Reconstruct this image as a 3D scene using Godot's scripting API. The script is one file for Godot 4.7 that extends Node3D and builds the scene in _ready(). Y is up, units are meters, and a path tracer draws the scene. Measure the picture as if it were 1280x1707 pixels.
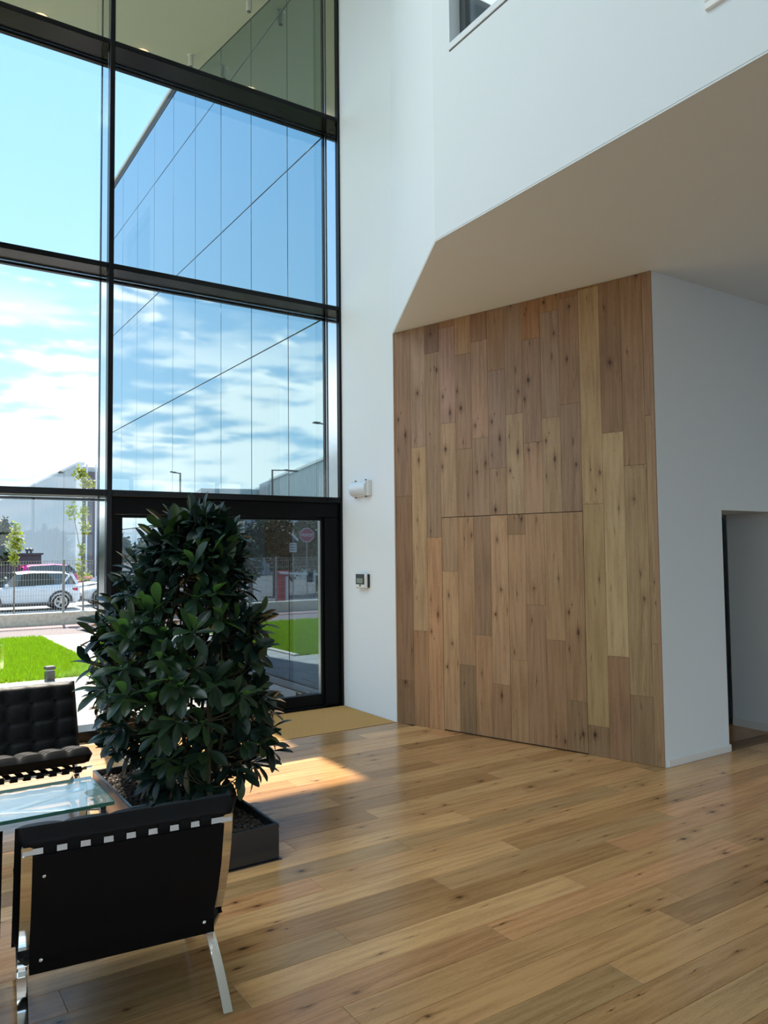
extends Node3D
# Entrance hall with a two-storey glass front, an oak clad wall, lounge chairs and a shrub in a planter.
# x runs along the glass front, -z points out through it, y is up, metres.

const ZG := -7.79        # inner face of the glass front
const XW := 4.55         # side wall and mirror facade plane
const SOF := 4.12        # soffit height
const TOP := 9.35        # hall ceiling
const XU := 3.46         # face of the upper storey wall
const PANEL := 0.92      # strength of the added fill light panels
const BW := 0.189        # oak board width
const BL := 1.9          # oak board length

var M := {}
var taken := {}
var rng := RandomNumberGenerator.new()

# ------------------------------------------------------------------ mesh builder
class MB:
	var v := PackedVector3Array()
	var n := PackedVector3Array()
	var t := PackedVector2Array()
	var c := PackedColorArray()
	var i := PackedInt32Array()
	var col := Color.WHITE
	func vert(p: Vector3, nn: Vector3, uv := Vector2.ZERO) -> int:
		v.append(p); n.append(nn); t.append(uv); c.append(col)
		return v.size() - 1
	func tri(a: Vector3, b: Vector3, d: Vector3) -> void:
		var nn := (b - a).cross(d - a).normalized()
		var k := vert(a, nn); vert(b, nn); vert(d, nn)
		i.append_array([k, k + 2, k + 1])
	func quad(a: Vector3, b: Vector3, d: Vector3, e: Vector3, ua := Vector2.ZERO, ub := Vector2.ZERO, ud := Vector2.ZERO, ue := Vector2.ZERO) -> void:
		var nn := (b - a).cross(d - a)
		if nn.length_squared() < 1e-16:
			nn = (d - a).cross(e - a)
		nn = nn.normalized()
		var k := vert(a, nn, ua); vert(b, nn, ub); vert(d, nn, ud); vert(e, nn, ue)
		i.append_array([k, k + 2, k + 1, k, k + 3, k + 2])
	# a box of half sizes h in the frame x, with edges cut by b
	func obox(x: Transform3D, s: Vector3, b := 0.0) -> void:
		var h := s / 2.0
		b = minf(b, minf(h.x, minf(h.y, h.z)) * 0.9)
		for ax in 3:
			var a1 := (ax + 1) % 3
			var a2 := (ax + 2) % 3
			for sg in [-1.0, 1.0]:
				var q := []
				for w in [[-1, -1], [1, -1], [1, 1], [-1, 1]]:
					var p := Vector3.ZERO
					p[ax] = sg * h[ax]
					p[a1] = w[0] * (h[a1] - b)
					p[a2] = w[1] * (h[a2] - b)
					q.append(x * p)
				if sg > 0: quad(q[0], q[1], q[2], q[3])
				else: quad(q[3], q[2], q[1], q[0])
			if b > 0.0:
				for s1 in [-1.0, 1.0]:
					for s2 in [-1.0, 1.0]:
						var q := []
						for w in [[-1, 0], [1, 0], [1, 1], [-1, 1]]:
							var p := Vector3.ZERO
							p[ax] = w[0] * (h[ax] - b)
							p[a1] = s1 * (h[a1] - (b if w[1] == 1 else 0.0))
							p[a2] = s2 * (h[a2] - (0.0 if w[1] == 1 else b))
							q.append(x * p)
						if s1 * s2 > 0: quad(q[0], q[1], q[2], q[3])
						else: quad(q[3], q[2], q[1], q[0])
		if b > 0.0:
			for sx in [-1.0, 1.0]:
				for sy in [-1.0, 1.0]:
					for sz in [-1.0, 1.0]:
						var p1 := x * Vector3(sx * h.x, sy * (h.y - b), sz * (h.z - b))
						var p2 := x * Vector3(sx * (h.x - b), sy * h.y, sz * (h.z - b))
						var p3 := x * Vector3(sx * (h.x - b), sy * (h.y - b), sz * h.z)
						if sx * sy * sz > 0: tri(p1, p2, p3)
						else: tri(p3, p2, p1)
	func box(mn: Vector3, mx: Vector3, b := 0.0) -> void:
		obox(Transform3D(Basis(), (mn + mx) / 2.0), mx - mn, b)
	# a smooth sheet through rows of points; normals point to (next column) x (next row)
	func grid(rows: Array, close_c := false, close_r := false, flip := false) -> void:
		var nr := rows.size()
		var nc: int = rows[0].size()
		var k := v.size()
		for r in nr:
			for q in nc:
				var r0 := (r - 1 + nr) % nr if close_r else maxi(r - 1, 0)
				var r1 := (r + 1) % nr if close_r else mini(r + 1, nr - 1)
				var c0 := (q - 1 + nc) % nc if close_c else maxi(q - 1, 0)
				var c1 := (q + 1) % nc if close_c else mini(q + 1, nc - 1)
				var nn: Vector3 = (rows[r][c1] - rows[r][c0]).cross(rows[r1][q] - rows[r0][q])
				if nn.length_squared() < 1e-18:
					nn = Vector3.UP
				vert(rows[r][q], (-nn if flip else nn).normalized(), Vector2(float(q) / maxf(1, nc - 1), float(r) / maxf(1, nr - 1)))
		for r in (nr if close_r else nr - 1):
			for q in (nc if close_c else nc - 1):
				var a := k + r * nc + q
				var b := k + r * nc + (q + 1) % nc
				var d := k + ((r + 1) % nr) * nc + (q + 1) % nc
				var e := k + ((r + 1) % nr) * nc + q
				if flip: i.append_array([a, b, d, a, d, e])
				else: i.append_array([a, d, b, a, e, d])
	func tube(path: Array, rad, sides := 8, cap := true) -> void:
		var rows := []
		var side := Vector3.ZERO
		for k in path.size():
			var d: Vector3 = (path[mini(k + 1, path.size() - 1)] - path[maxi(k - 1, 0)]).normalized()
			if side == Vector3.ZERO:
				side = d.cross(Vector3.UP if absf(d.y) < 0.9 else Vector3.RIGHT).normalized()
			side = (side - d * side.dot(d)).normalized()
			var up := d.cross(side)
			var r: float = rad[k] if rad is Array else rad
			var row := []
			for q in sides:
				var a := TAU * q / sides
				row.append(path[k] + (side * cos(a) + up * sin(a)) * r)
			rows.append(row)
		grid(rows, true, false)
		if cap:
			for e in [0, path.size() - 1]:
				for q in sides:
					var a: Vector3 = rows[e][q]
					var b: Vector3 = rows[e][(q + 1) % sides]
					if e == 0: tri(path[e], b, a)
					else: tri(path[e], a, b)
	# a flat bar swept along a path; w is its width along `across`, th its thickness
	func bar(path: Array, across: Vector3, w: float, th: float) -> void:
		var L := [[], [], [], []]
		for k in path.size():
			var d: Vector3 = (path[mini(k + 1, path.size() - 1)] - path[maxi(k - 1, 0)]).normalized()
			var up := d.cross(across).normalized()
			var x := across * w / 2.0
			var y := up * th / 2.0
			var p: Vector3 = path[k]
			L[0].append(p - x - y); L[1].append(p + x - y); L[2].append(p + x + y); L[3].append(p - x + y)
		for s in 4:
			var rows := []
			for k in path.size():
				rows.append([L[s][k], L[(s + 1) % 4][k]])
			grid(rows, false, false, true)
		quad(L[0][0], L[1][0], L[2][0], L[3][0])
		var e: int = path.size() - 1
		quad(L[3][e], L[2][e], L[1][e], L[0][e])
	# a flat polygon in xz, extruded from y0 to y1 (counted any way round)
	func prism(poly: PackedVector2Array, y0: float, y1: float) -> void:
		if Geometry2D.is_polygon_clockwise(poly):
			poly = poly.duplicate(); poly.reverse()
		var ix := Geometry2D.triangulate_polygon(poly)
		for k in range(0, ix.size(), 3):
			var a := poly[ix[k]]; var b := poly[ix[k + 1]]; var d := poly[ix[k + 2]]
			if (b - a).cross(d - a) < 0:
				var s := b; b = d; d = s
			tri(Vector3(a.x, y1, a.y), Vector3(d.x, y1, d.y), Vector3(b.x, y1, b.y))
			tri(Vector3(a.x, y0, a.y), Vector3(b.x, y0, b.y), Vector3(d.x, y0, d.y))
		for k in poly.size():
			var a := poly[k]; var b := poly[(k + 1) % poly.size()]
			quad(Vector3(a.x, y0, a.y), Vector3(a.x, y1, a.y), Vector3(b.x, y1, b.y), Vector3(b.x, y0, b.y))
	# a profile of (radius, height) turned about y, in frame x
	func lathe(x: Transform3D, prof: Array, seg := 20) -> void:
		for k in prof.size() - 1:
			var rows := []
			for e in 2:
				var row := []
				for q in seg:
					var a := -TAU * q / seg
					row.append(x * Vector3(prof[k + e].x * cos(a), prof[k + e].y, prof[k + e].x * sin(a)))
				rows.append(row)
			var b := v.size()
			grid(rows, true, false)
			var d: Vector2 = prof[k + 1] - prof[k]
			for e in 2:
				for q in seg:
					var a := -TAU * q / seg
					n[b + e * seg + q] = (x.basis * Vector3(d.y * cos(a), -d.x, d.y * sin(a))).normalized()
	func mesh(m: Material) -> ArrayMesh:
		var am := ArrayMesh.new()
		if v.is_empty():
			return am
		var ar := []
		ar.resize(Mesh.ARRAY_MAX)
		ar[Mesh.ARRAY_VERTEX] = v
		ar[Mesh.ARRAY_NORMAL] = n
		ar[Mesh.ARRAY_TEX_UV] = t
		ar[Mesh.ARRAY_COLOR] = c
		ar[Mesh.ARRAY_INDEX] = i
		am.add_surface_from_arrays(Mesh.PRIMITIVE_TRIANGLES, ar)
		am.surface_set_material(0, m)
		return am

# ------------------------------------------------------------------ scene helpers
func numbered(base: String) -> String:
	taken[base] = taken.get(base, -1) + 1
	return base if taken[base] == 0 else "%s_%03d" % [base, taken[base]]

func obj(mb, m: Material, called: String, parent: Node3D = null) -> MeshInstance3D:
	var o := MeshInstance3D.new()
	o.mesh = mb.mesh(m) if mb is MB else mb
	if parent == null:
		o.name = numbered(called)
		add_child(o)
	else:
		o.name = called
		parent.add_child(o, true)
	return o

func tag(o: Node3D, label: String, category := "", group := "", kind := "") -> Node3D:
	o.set_meta("label", label)
	if category: o.set_meta("category", category)
	if group: o.set_meta("group", group)
	if kind: o.set_meta("kind", kind)
	return o

func thing(called: String, label: String, category: String, at := Vector3.ZERO, turn := 0.0, group := "") -> Node3D:
	var o := Node3D.new()
	o.name = numbered(called)
	add_child(o)
	o.position = at
	o.rotation.y = turn
	return tag(o, label, category, group)

func struct(called: String, label: String) -> Node3D:
	var o := Node3D.new()
	o.name = called
	taken[called] = 0
	add_child(o)
	return tag(o, label, "", "", "structure")

func sobj(mb, m: Material, called: String, label: String) -> MeshInstance3D:
	var o := obj(mb, m, called)
	tag(o, label, "", "", "structure")
	return o

func bx(mn: Vector3, mx: Vector3, b := 0.0) -> MB:
	var m := MB.new()
	m.box(mn, mx, b)
	return m

func V(x: float, y: float, z: float) -> Vector3: return Vector3(x, y, z)

func lin(r: float, g: float, b: float) -> Color: return Color(r, g, b).linear_to_srgb()

func mat(called: String, c: Color, rough := 0.6, metal := 0.0, spec := 0.5) -> StandardMaterial3D:
	var m := StandardMaterial3D.new()
	m.resource_name = called
	m.albedo_color = c
	m.roughness = rough
	m.metallic = metal
	m.metallic_specular = spec
	M[called] = m
	return m

func noise_tex(freq: float, ramp: Array, size := 256, sd := 1, oct := 4, kind := FastNoiseLite.TYPE_SIMPLEX_SMOOTH) -> NoiseTexture2D:
	var f := FastNoiseLite.new()
	f.seed = sd
	f.noise_type = kind
	f.frequency = freq
	f.fractal_octaves = oct
	var t := NoiseTexture2D.new()
	t.width = size; t.height = size
	t.seamless = true
	t.noise = f
	if ramp:
		var g := Gradient.new()
		g.offsets = PackedFloat32Array(ramp[0])
		g.colors = PackedColorArray(ramp[1])
		t.color_ramp = g
	return t

func triplanar(m: StandardMaterial3D, tex: Texture2D, scale: float, world := true) -> void:
	m.albedo_texture = tex
	m.uv1_triplanar = true
	m.uv1_world_triplanar = world
	m.uv1_scale = Vector3.ONE * scale

func relief(m: StandardMaterial3D, tex: Texture2D, cm: float) -> void:
	m.heightmap_enabled = true
	m.heightmap_texture = tex
	m.heightmap_scale = cm

# ------------------------------------------------------------------ computed textures
func wood_texture() -> ImageTexture:
	# twelve oak boards side by side: growth rings, fibres, knots and cracks
	var W := 1024
	var S := 12
	var P := 128
	var r := RandomNumberGenerator.new()
	r.seed = 41
	var nz := FastNoiseLite.new()
	nz.seed = 7
	nz.frequency = 1.0
	nz.fractal_octaves = 2
	var fib := FastNoiseLite.new()
	fib.seed = 9
	fib.frequency = 1.0
	fib.fractal_octaves = 3
	var lut := PackedByteArray()
	lut.resize(1025)
	for k in 1025:
		lut[k] = clampi(roundi(255.0 * pow(k / 1024.0, 1.0 / 2.2)), 0, 255)
	var data := PackedByteArray()
	data.resize(W * S * P * 3)
	for s in S:
		var c0 := r.randf_range(-0.05, 0.05)
		var d0 := r.randf_range(0.002, 0.03)
		var sl := r.randf_range(-0.02, 0.02)
		var ringw := r.randf_range(0.0055, 0.010)
		var strength := r.randf_range(0.14, 0.26)
		var knots := []
		for k in r.randi_range(1, 5):
			var big := r.randf() < 0.38
			knots.append([r.randf_range(0.05, 1.85), r.randf_range(-0.075, 0.075), r.randf_range(0.0055, 0.0100) if big else r.randf_range(0.0018, 0.0032), r.randf_range(0.6, 1.0), r.randf_range(1.3, 2.6) if big else r.randf_range(1.5, 5.0), r.randf_range(8.0, 20.0) if big else r.randf_range(15.0, 50.0)])
		for x in W:
			var u := x * BL / W
			var wob := 0.018 * nz.get_noise_2d(u * 1.1, s * 31.0) + 0.004 * nz.get_noise_2d(u * 5.0, s * 17.0)
			var dd := d0 + sl * u + 0.014 * nz.get_noise_2d(u * 1.6, s * 57.0 + 100.0)
			dd *= dd
			var tone := 1.0 + 0.10 * nz.get_noise_2d(u * 1.3, s * 9.0 + 50.0)
			var near := []
			for kn in knots:
				if absf(u - kn[0]) < 0.22:
					near.append(kn)
			for y in P:
				var v := ((y + 0.5) / P - 0.5) * BW
				var warp := 0.0
				var warm := 0.0
				var dark := 0.0
				var f := fib.get_noise_2d(u * 7.0, v * 460.0 + s * 91.0)
				for kn in near:
					var du: float = u - kn[0]
					var dv: float = v - kn[1]
					var q: float = sqrt(du * du / (kn[4] * kn[4]) + dv * dv) / kn[2]
					if q < 9.0:
						warp += 0.010 * exp(-q * q * 0.07) * signf(dv)
						var e := q + 0.9 * f
						dark = maxf(dark, kn[3] * clampf(1.6 - e, 0.0, 1.0))
						warm = maxf(warm, 0.75 * kn[3] * exp(-e * e * 0.09))
					# a dark streak runs out of the knot along the grain
					var reach: float = kn[2] * kn[5]
					var far: float = absf(du) / reach
					if far < 1.0:
						var cr: float = absf(dv + 0.012 * nz.get_noise_2d(u * 7.0, kn[0] * 40.0))
						dark = maxf(dark, (0.85 + 1.2 * f) * kn[3] * clampf(1.0 - cr / 0.0034, 0.0, 1.0) * sqrt(1.0 - far))
						warm = maxf(warm, 0.5 * clampf(1.0 - cr / (kn[2] * 2.2), 0.0, 1.0) * (1.0 - far))
				var vv := v - c0 - wob + warp
				var rr := sqrt(vv * vv + dd)
				var ph := rr / ringw + 0.30 * f
				var g := ph - floorf(ph)
				g = g * g * (1.0 - smoothstep(0.88, 1.0, g))
				var band := nz.get_noise_2d(u * 1.3, v * 24.0 + s * 13.0)
				var pore := clampf((fib.get_noise_2d(u * 30.0, v * 900.0 + s * 71.0) - 0.22) * 2.6, 0.0, 1.0)
				# pale flecks where the growth rings lie flat to the face
				var fleck := clampf(1.0 - absf(vv) / 0.022, 0.0, 1.0) * clampf((fib.get_noise_2d(u * 55.0, v * 330.0 + s * 37.0) - 0.05) * 3.0, 0.0, 1.0)
				var bright := tone * (0.98 + 0.16 * fleck - strength * g * 1.15 + 0.10 * f + 0.22 * band - 0.18 * pore * (0.4 + g))
				var base := bright * (1.0 - 0.50 * warm) * (1.0 - 0.90 * clampf(dark, 0.0, 1.0))
				var o := ((s * P + y) * W + x) * 3
				data[o] = lut[clampi(int(base * 1000.0), 0, 1024)]
				data[o + 1] = lut[clampi(int(base * (1.0 - 0.14 * warm - 0.06 * g + 0.05 * band) * 990.0), 0, 1024)]
				data[o + 2] = lut[clampi(int(base * (1.0 - 0.26 * warm - 0.12 * g + 0.10 * band) * 975.0), 0, 1024)]
	var im := Image.create_from_data(W, S * P, false, Image.FORMAT_RGB8, data)
	return ImageTexture.create_from_image(im)

func sky_panorama(sun: Vector3) -> ImageTexture:
	# clear summer air that whitens towards the horizon and the sun, with a low bank of cloud and small cumulus
	var W := 3072
	var H := 1536
	var n1 := FastNoiseLite.new()
	n1.seed = 21; n1.frequency = 1.0; n1.fractal_octaves = 5; n1.noise_type = FastNoiseLite.TYPE_SIMPLEX_SMOOTH
	var im := Image.create_empty(W, H, false, Image.FORMAT_RGBF)
	im.fill(Color(0.34, 0.33, 0.30))
	for y in H / 2 + 1:
		var el := (0.5 - (y + 0.5) / H) * PI
		var sy := sin(el)
		var cy := cos(el)
		for x in W:
			var az := ((x + 0.5) / W - 0.5) * TAU
			var d := Vector3(sin(az) * cy, sy, -cos(az) * cy)
			var k := pow(clampf(1.0 - sy, 0.0, 1.0), 2.2)
			var c := Vector3(0.20, 0.46, 0.84).lerp(Vector3(0.50, 0.75, 0.90), k)
			var g := clampf(d.dot(sun), 0.0, 1.0)
			c += Vector3(0.50, 0.50, 0.42) * (0.6 * pow(g, 5.0) + 2.2 * pow(g, 40.0))
			# small ragged cumulus on a layer overhead
			var px := d.x / (sy + 0.12)
			var pz := d.z / (sy + 0.12)
			var wide := n1.get_noise_2d(px * 0.45, pz * 0.7)
			var cover := 0.0
			if wide > -0.12:
				cover = smoothstep(0.30, 0.62, wide * 0.9 + 0.75 * n1.get_noise_2d(px * 2.6 + 40.0, pz * 5.0))
			# low bank of broken cloud above the horizon
			var bank := smoothstep(0.33, 0.20, sy) * smoothstep(-0.01, 0.06, sy)
			if bank > 0.0:
				var b := n1.get_noise_2d(az * 2.6 + 9.0, el * 11.0) + 0.55 * n1.get_noise_2d(az * 11.0, el * 52.0)
				cover = maxf(cover, bank * smoothstep(-0.30, 0.30, b) * 0.9)
			cover *= 0.85
			c = c.lerp(Vector3(1.0, 0.99, 0.96) * (1.25 + 0.6 * pow(g, 4.0)), cover)
			im.set_pixel(x, y, Color(c.x, c.y, c.z))
	return ImageTexture.create_from_image(im)

# ------------------------------------------------------------------ materials
func make_materials() -> void:
	var wood := wood_texture()
	print("wood ", Time.get_ticks_msec())
	var m := mat("oak_floor", Color.WHITE, 0.25, 0.0, 0.5)
	m.albedo_texture = wood
	m.vertex_color_use_as_albedo = true
	m = mat("oak_wall", Color.WHITE, 0.55, 0.0, 0.45)
	m.albedo_texture = wood
	m.vertex_color_use_as_albedo = true
	mat("oak_edge", lin(0.36, 0.21, 0.11), 0.5)
	m = mat("white_paint", lin(0.81, 0.87, 0.90), 0.75, 0.0, 0.3)
	relief(m, noise_tex(0.09, [], 256, 3), 0.02)
	m.uv1_triplanar = true
	m.uv1_world_triplanar = true
	m.uv1_scale = Vector3.ONE * 3.0
	mat("white_gloss", lin(0.82, 0.82, 0.80), 0.35)
	mat("black_frame", lin(0.004, 0.0045, 0.005), 0.2, 0.0, 0.3)
	mat("black_door", lin(0.004, 0.0045, 0.005), 0.4, 0.0, 0.22)
	mat("channel_metal", lin(0.62, 0.66, 0.66), 0.12, 1.0)
	mat("seal", lin(0.01, 0.01, 0.01), 0.8)
	mat("cap_metal", lin(0.35, 0.37, 0.37), 0.3, 1.0)
	m = mat("pane", Color(1, 1, 1, 0.0), 0.0, 0.0, 0.5)
	m.transparency = BaseMaterial3D.TRANSPARENCY_ALPHA
	m = mat("table_glass", Color(0.80, 0.95, 0.92, 0.2), 0.0, 0.0, 0.55)  # pale veil in the colour stands in for the sky's reflection
	m.transparency = BaseMaterial3D.TRANSPARENCY_ALPHA
	mat("glass_edge", lin(0.02, 0.16, 0.12), 0.1)
	mat("facade_glass", lin(0.31, 0.43, 0.455), 0.015, 1.0)
	mat("facade_dimmed_glass", lin(0.15, 0.22, 0.28), 0.015, 1.0)  # same glass, darkened so the bottom row's reflections come out dimmer
	mat("facade_joint", lin(0.02, 0.025, 0.03), 0.6)
	mat("coping", lin(0.62, 0.64, 0.60), 0.4)
	mat("plinth", lin(0.10, 0.12, 0.14), 0.4)
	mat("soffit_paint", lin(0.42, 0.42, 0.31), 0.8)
	mat("chrome", lin(0.82, 0.82, 0.80), 0.07, 1.0)
	m = mat("leather", lin(0.006, 0.006, 0.007), 0.5, 0.0, 0.28)
	relief(m, noise_tex(0.12, [], 256, 5), 0.03)
	m.uv1_triplanar = true
	m.uv1_scale = Vector3.ONE * 9.0
	mat("strap", lin(0.006, 0.006, 0.007), 0.7, 0.0, 0.25)
	mat("planter_metal", lin(0.055, 0.06, 0.068), 0.22, 0.85)
	m = mat("soil", lin(0.03, 0.022, 0.016), 0.95)
	m = mat("bark_chip", Color.WHITE, 0.9)
	m.vertex_color_use_as_albedo = true
	m = mat("coir", Color.WHITE, 0.95)
	triplanar(m, noise_tex(0.14, [[0.25, 0.5, 0.75], [lin(0.36, 0.19, 0.055), lin(0.56, 0.31, 0.09), lin(0.76, 0.45, 0.15)]], 512, 11, 3), 1.4)
	relief(m, noise_tex(0.3, [], 512, 12, 2), 0.3)
	for k in 4:
		m = mat("leaf_%d" % k, [lin(0.014, 0.036, 0.028), lin(0.010, 0.028, 0.022), lin(0.020, 0.048, 0.032), lin(0.012, 0.032, 0.020)][k], 0.36, 0.0, 0.5)
		m.backlight_enabled = true
		m.backlight = lin(0.10, 0.22, 0.03)
	m = mat("leaf_multi", Color.WHITE, 0.36, 0.0, 0.5)
	m.vertex_color_use_as_albedo = true
	m.backlight_enabled = true
	m.backlight = lin(0.10, 0.22, 0.03)
	mat("stem", lin(0.05, 0.045, 0.02), 0.7)
	m = mat("paving", Color.WHITE, 0.8)
	m.vertex_color_use_as_albedo = true
	triplanar(m, noise_tex(0.06, [[0.2, 0.8], [lin(0.78, 0.78, 0.78), Color.WHITE]], 256, 15), 1.2)
	m = mat("concrete", Color.WHITE, 0.9)
	triplanar(m, noise_tex(0.03, [[0.2, 0.5, 0.8], [lin(0.56, 0.55, 0.46), lin(0.64, 0.63, 0.53), lin(0.70, 0.69, 0.58)]], 512, 16, 5), 0.5)
	m = mat("asphalt", Color.WHITE, 0.9)
	triplanar(m, noise_tex(0.06, [[0.2, 0.8], [lin(0.19, 0.155, 0.15), lin(0.24, 0.20, 0.195)]], 512, 17, 5), 0.4)
	m = mat("far_asphalt", Color.WHITE, 0.9)
	triplanar(m, noise_tex(0.06, [[0.2, 0.8], [lin(0.30, 0.32, 0.33), lin(0.36, 0.38, 0.39)]], 512, 27, 5), 0.4)
	m = mat("dark_asphalt", Color.WHITE, 0.9)
	triplanar(m, noise_tex(0.06, [[0.2, 0.8], [lin(0.09, 0.095, 0.10), lin(0.13, 0.135, 0.14)]], 512, 28, 5), 0.4)
	m = mat("red_paving", Color.WHITE, 0.9)
	triplanar(m, noise_tex(0.2, [[0.3, 0.5, 0.7], [lin(0.26, 0.15, 0.14), lin(0.40, 0.26, 0.25), lin(0.50, 0.38, 0.36)]], 256, 18, 2), 1.0)
	mat("kerb", lin(0.62, 0.60, 0.55), 0.8)
	mat("lawn_soil", lin(0.28, 0.40, 0.045), 0.95)
	m = mat("grass_blade", Color.WHITE, 0.8, 0.0, 0.3)
	m.vertex_color_use_as_albedo = true
	m.backlight_enabled = true
	m.backlight = lin(0.2, 0.3, 0.01)
	mat("fence_wire", lin(0.42, 0.43, 0.42), 0.5)
	mat("fence_post", lin(0.30, 0.31, 0.31), 0.5)
	mat("cladding", lin(0.40, 0.44, 0.45), 0.55)
	mat("cladding_edge", lin(0.62, 0.62, 0.58), 0.5)
	mat("slats_dark", lin(0.10, 0.085, 0.10), 0.6)
	mat("fin", lin(0.60, 0.60, 0.62), 0.5)
	mat("dark_shed", lin(0.045, 0.035, 0.045), 0.7)
	m = mat("young_leaf", Color.WHITE, 0.6)
	m.vertex_color_use_as_albedo = true
	m.backlight_enabled = true
	m.backlight = lin(0.35, 0.42, 0.02)
	m = mat("old_leaf", Color.WHITE, 0.6)
	m.vertex_color_use_as_albedo = true
	m.backlight_enabled = true
	m.backlight = lin(0.05, 0.09, 0.02)
	mat("trunk", lin(0.16, 0.13, 0.09), 0.9)
	mat("car_white", lin(0.62, 0.64, 0.66), 0.25, 0.0, 0.6).clearcoat_enabled = true
	mat("car_silver", lin(0.42, 0.47, 0.49), 0.25, 0.3, 0.6).clearcoat_enabled = true
	mat("car_magenta", lin(0.62, 0.02, 0.25), 0.55, 0.0, 0.3)
	mat("car_glass", lin(0.02, 0.035, 0.035), 0.05, 0.0, 0.8)
	mat("car_trim", lin(0.03, 0.032, 0.034), 0.6)
	mat("tyre", lin(0.018, 0.018, 0.018), 0.85)
	mat("alloy", lin(0.6, 0.6, 0.6), 0.3, 1.0)
	mat("tail_lamp", lin(0.42, 0.02, 0.05), 0.2)
	mat("head_lamp", lin(0.7, 0.72, 0.74), 0.1)
	mat("grey_metal", lin(0.13, 0.13, 0.13), 0.45, 0.6)
	mat("lamp_grey", lin(0.06, 0.07, 0.07), 0.5)
	mat("sign_red", lin(0.38, 0.02, 0.08), 0.5)
	mat("sign_white", lin(0.75, 0.75, 0.75), 0.5)
	mat("barrier_red", lin(0.42, 0.02, 0.05), 0.5)
	mat("device_white", lin(0.78, 0.79, 0.78), 0.35)
	mat("device_clear", lin(0.72, 0.78, 0.80), 0.12, 0.0, 0.6)
	mat("screen_black", lin(0.02, 0.025, 0.025), 0.06)
	mat("screen_grey", lin(0.22, 0.26, 0.22), 0.25)
	mat("dark_panel", lin(0.02, 0.022, 0.024), 0.5)
	mat("fitting_white", lin(0.66, 0.66, 0.62), 0.5)
	m = mat("warm_glow", lin(0.8, 0.7, 0.5), 0.5)
	m.emission_enabled = true
	m.emission = lin(1.0, 0.72, 0.42)
	m.emission_energy_multiplier = 0.25
	m = mat("fill_panel_glow", lin(0.8, 0.8, 0.8), 0.5)
	m.emission_enabled = true
	m.emission = lin(1.0, 0.96, 0.9)
	m.emission_energy_multiplier = 1.0

# ------------------------------------------------------------------ main
func _ready() -> void:
	rng.seed = 5
	# camera: standing eye height, phone lens, pitched up a little
	var cam := Camera3D.new()
	cam.name = "camera"
	add_child(cam)
	cam.position = V(0, 1.78, 0)
	cam.basis = Basis(Vector3.UP, -0.582382) * Basis(Vector3.RIGHT, 0.0521472) * Basis(Vector3.BACK, -0.0108532)
	cam.fov = rad_to_deg(2.0 * atan(853.5 / 1275.17))
	cam.near = 0.05
	cam.far = 600.0
	cam.current = true
	# sun: over the top of the mirror wing, a little from the side
	var run := V(-0.16, -1.34, 1.0).normalized()
	var sun := DirectionalLight3D.new()
	sun.name = "sun"
	add_child(sun)
	sun.look_at_from_position(Vector3.ZERO, run, Vector3.UP)
	sun.light_color = Color(1.0, 0.96, 0.89)
	sun.light_energy = 2.1
	sun.light_angular_distance = 0.55
	sun.shadow_enabled = true
	# sky
	var env := Environment.new()
	env.background_mode = Environment.BG_SKY
	var sky := Sky.new()
	var pano := PanoramaSkyMaterial.new()
	pano.panorama = sky_panorama(-run)
	sky.sky_material = pano
	env.sky = sky
	env.tonemap_mode = Environment.TONE_MAPPER_LINEAR
	env.tonemap_exposure = 1.84
	env.sdfgi_enabled = true
	env.ssao_enabled = true
	env.ssil_enabled = true
	var we := WorldEnvironment.new()
	we.name = "world"
	we.environment = env
	add_child(we)
	print("sky ", Time.get_ticks_msec())
	make_materials()
	print("materials ", Time.get_ticks_msec())
	room()
	glass_front()
	side_glazing()
	back_glazing()
	oak_floor()
	oak_wall()
	print("room ", Time.get_ticks_msec())
	outside_ground()
	wing_and_canopy()
	fence_and_wall()
	far_buildings()
	street_things()
	cars()
	trees()
	print("outside ", Time.get_ticks_msec())
	furniture()
	shrub()
	small_things()
	print("done ", Time.get_ticks_msec())

# ------------------------------------------------------------------ the hall
const XL := -7.2          # left side of the hall
const ZB := 6.5           # back of the hall
const XR := 9.6           # right side under the soffit

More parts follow.
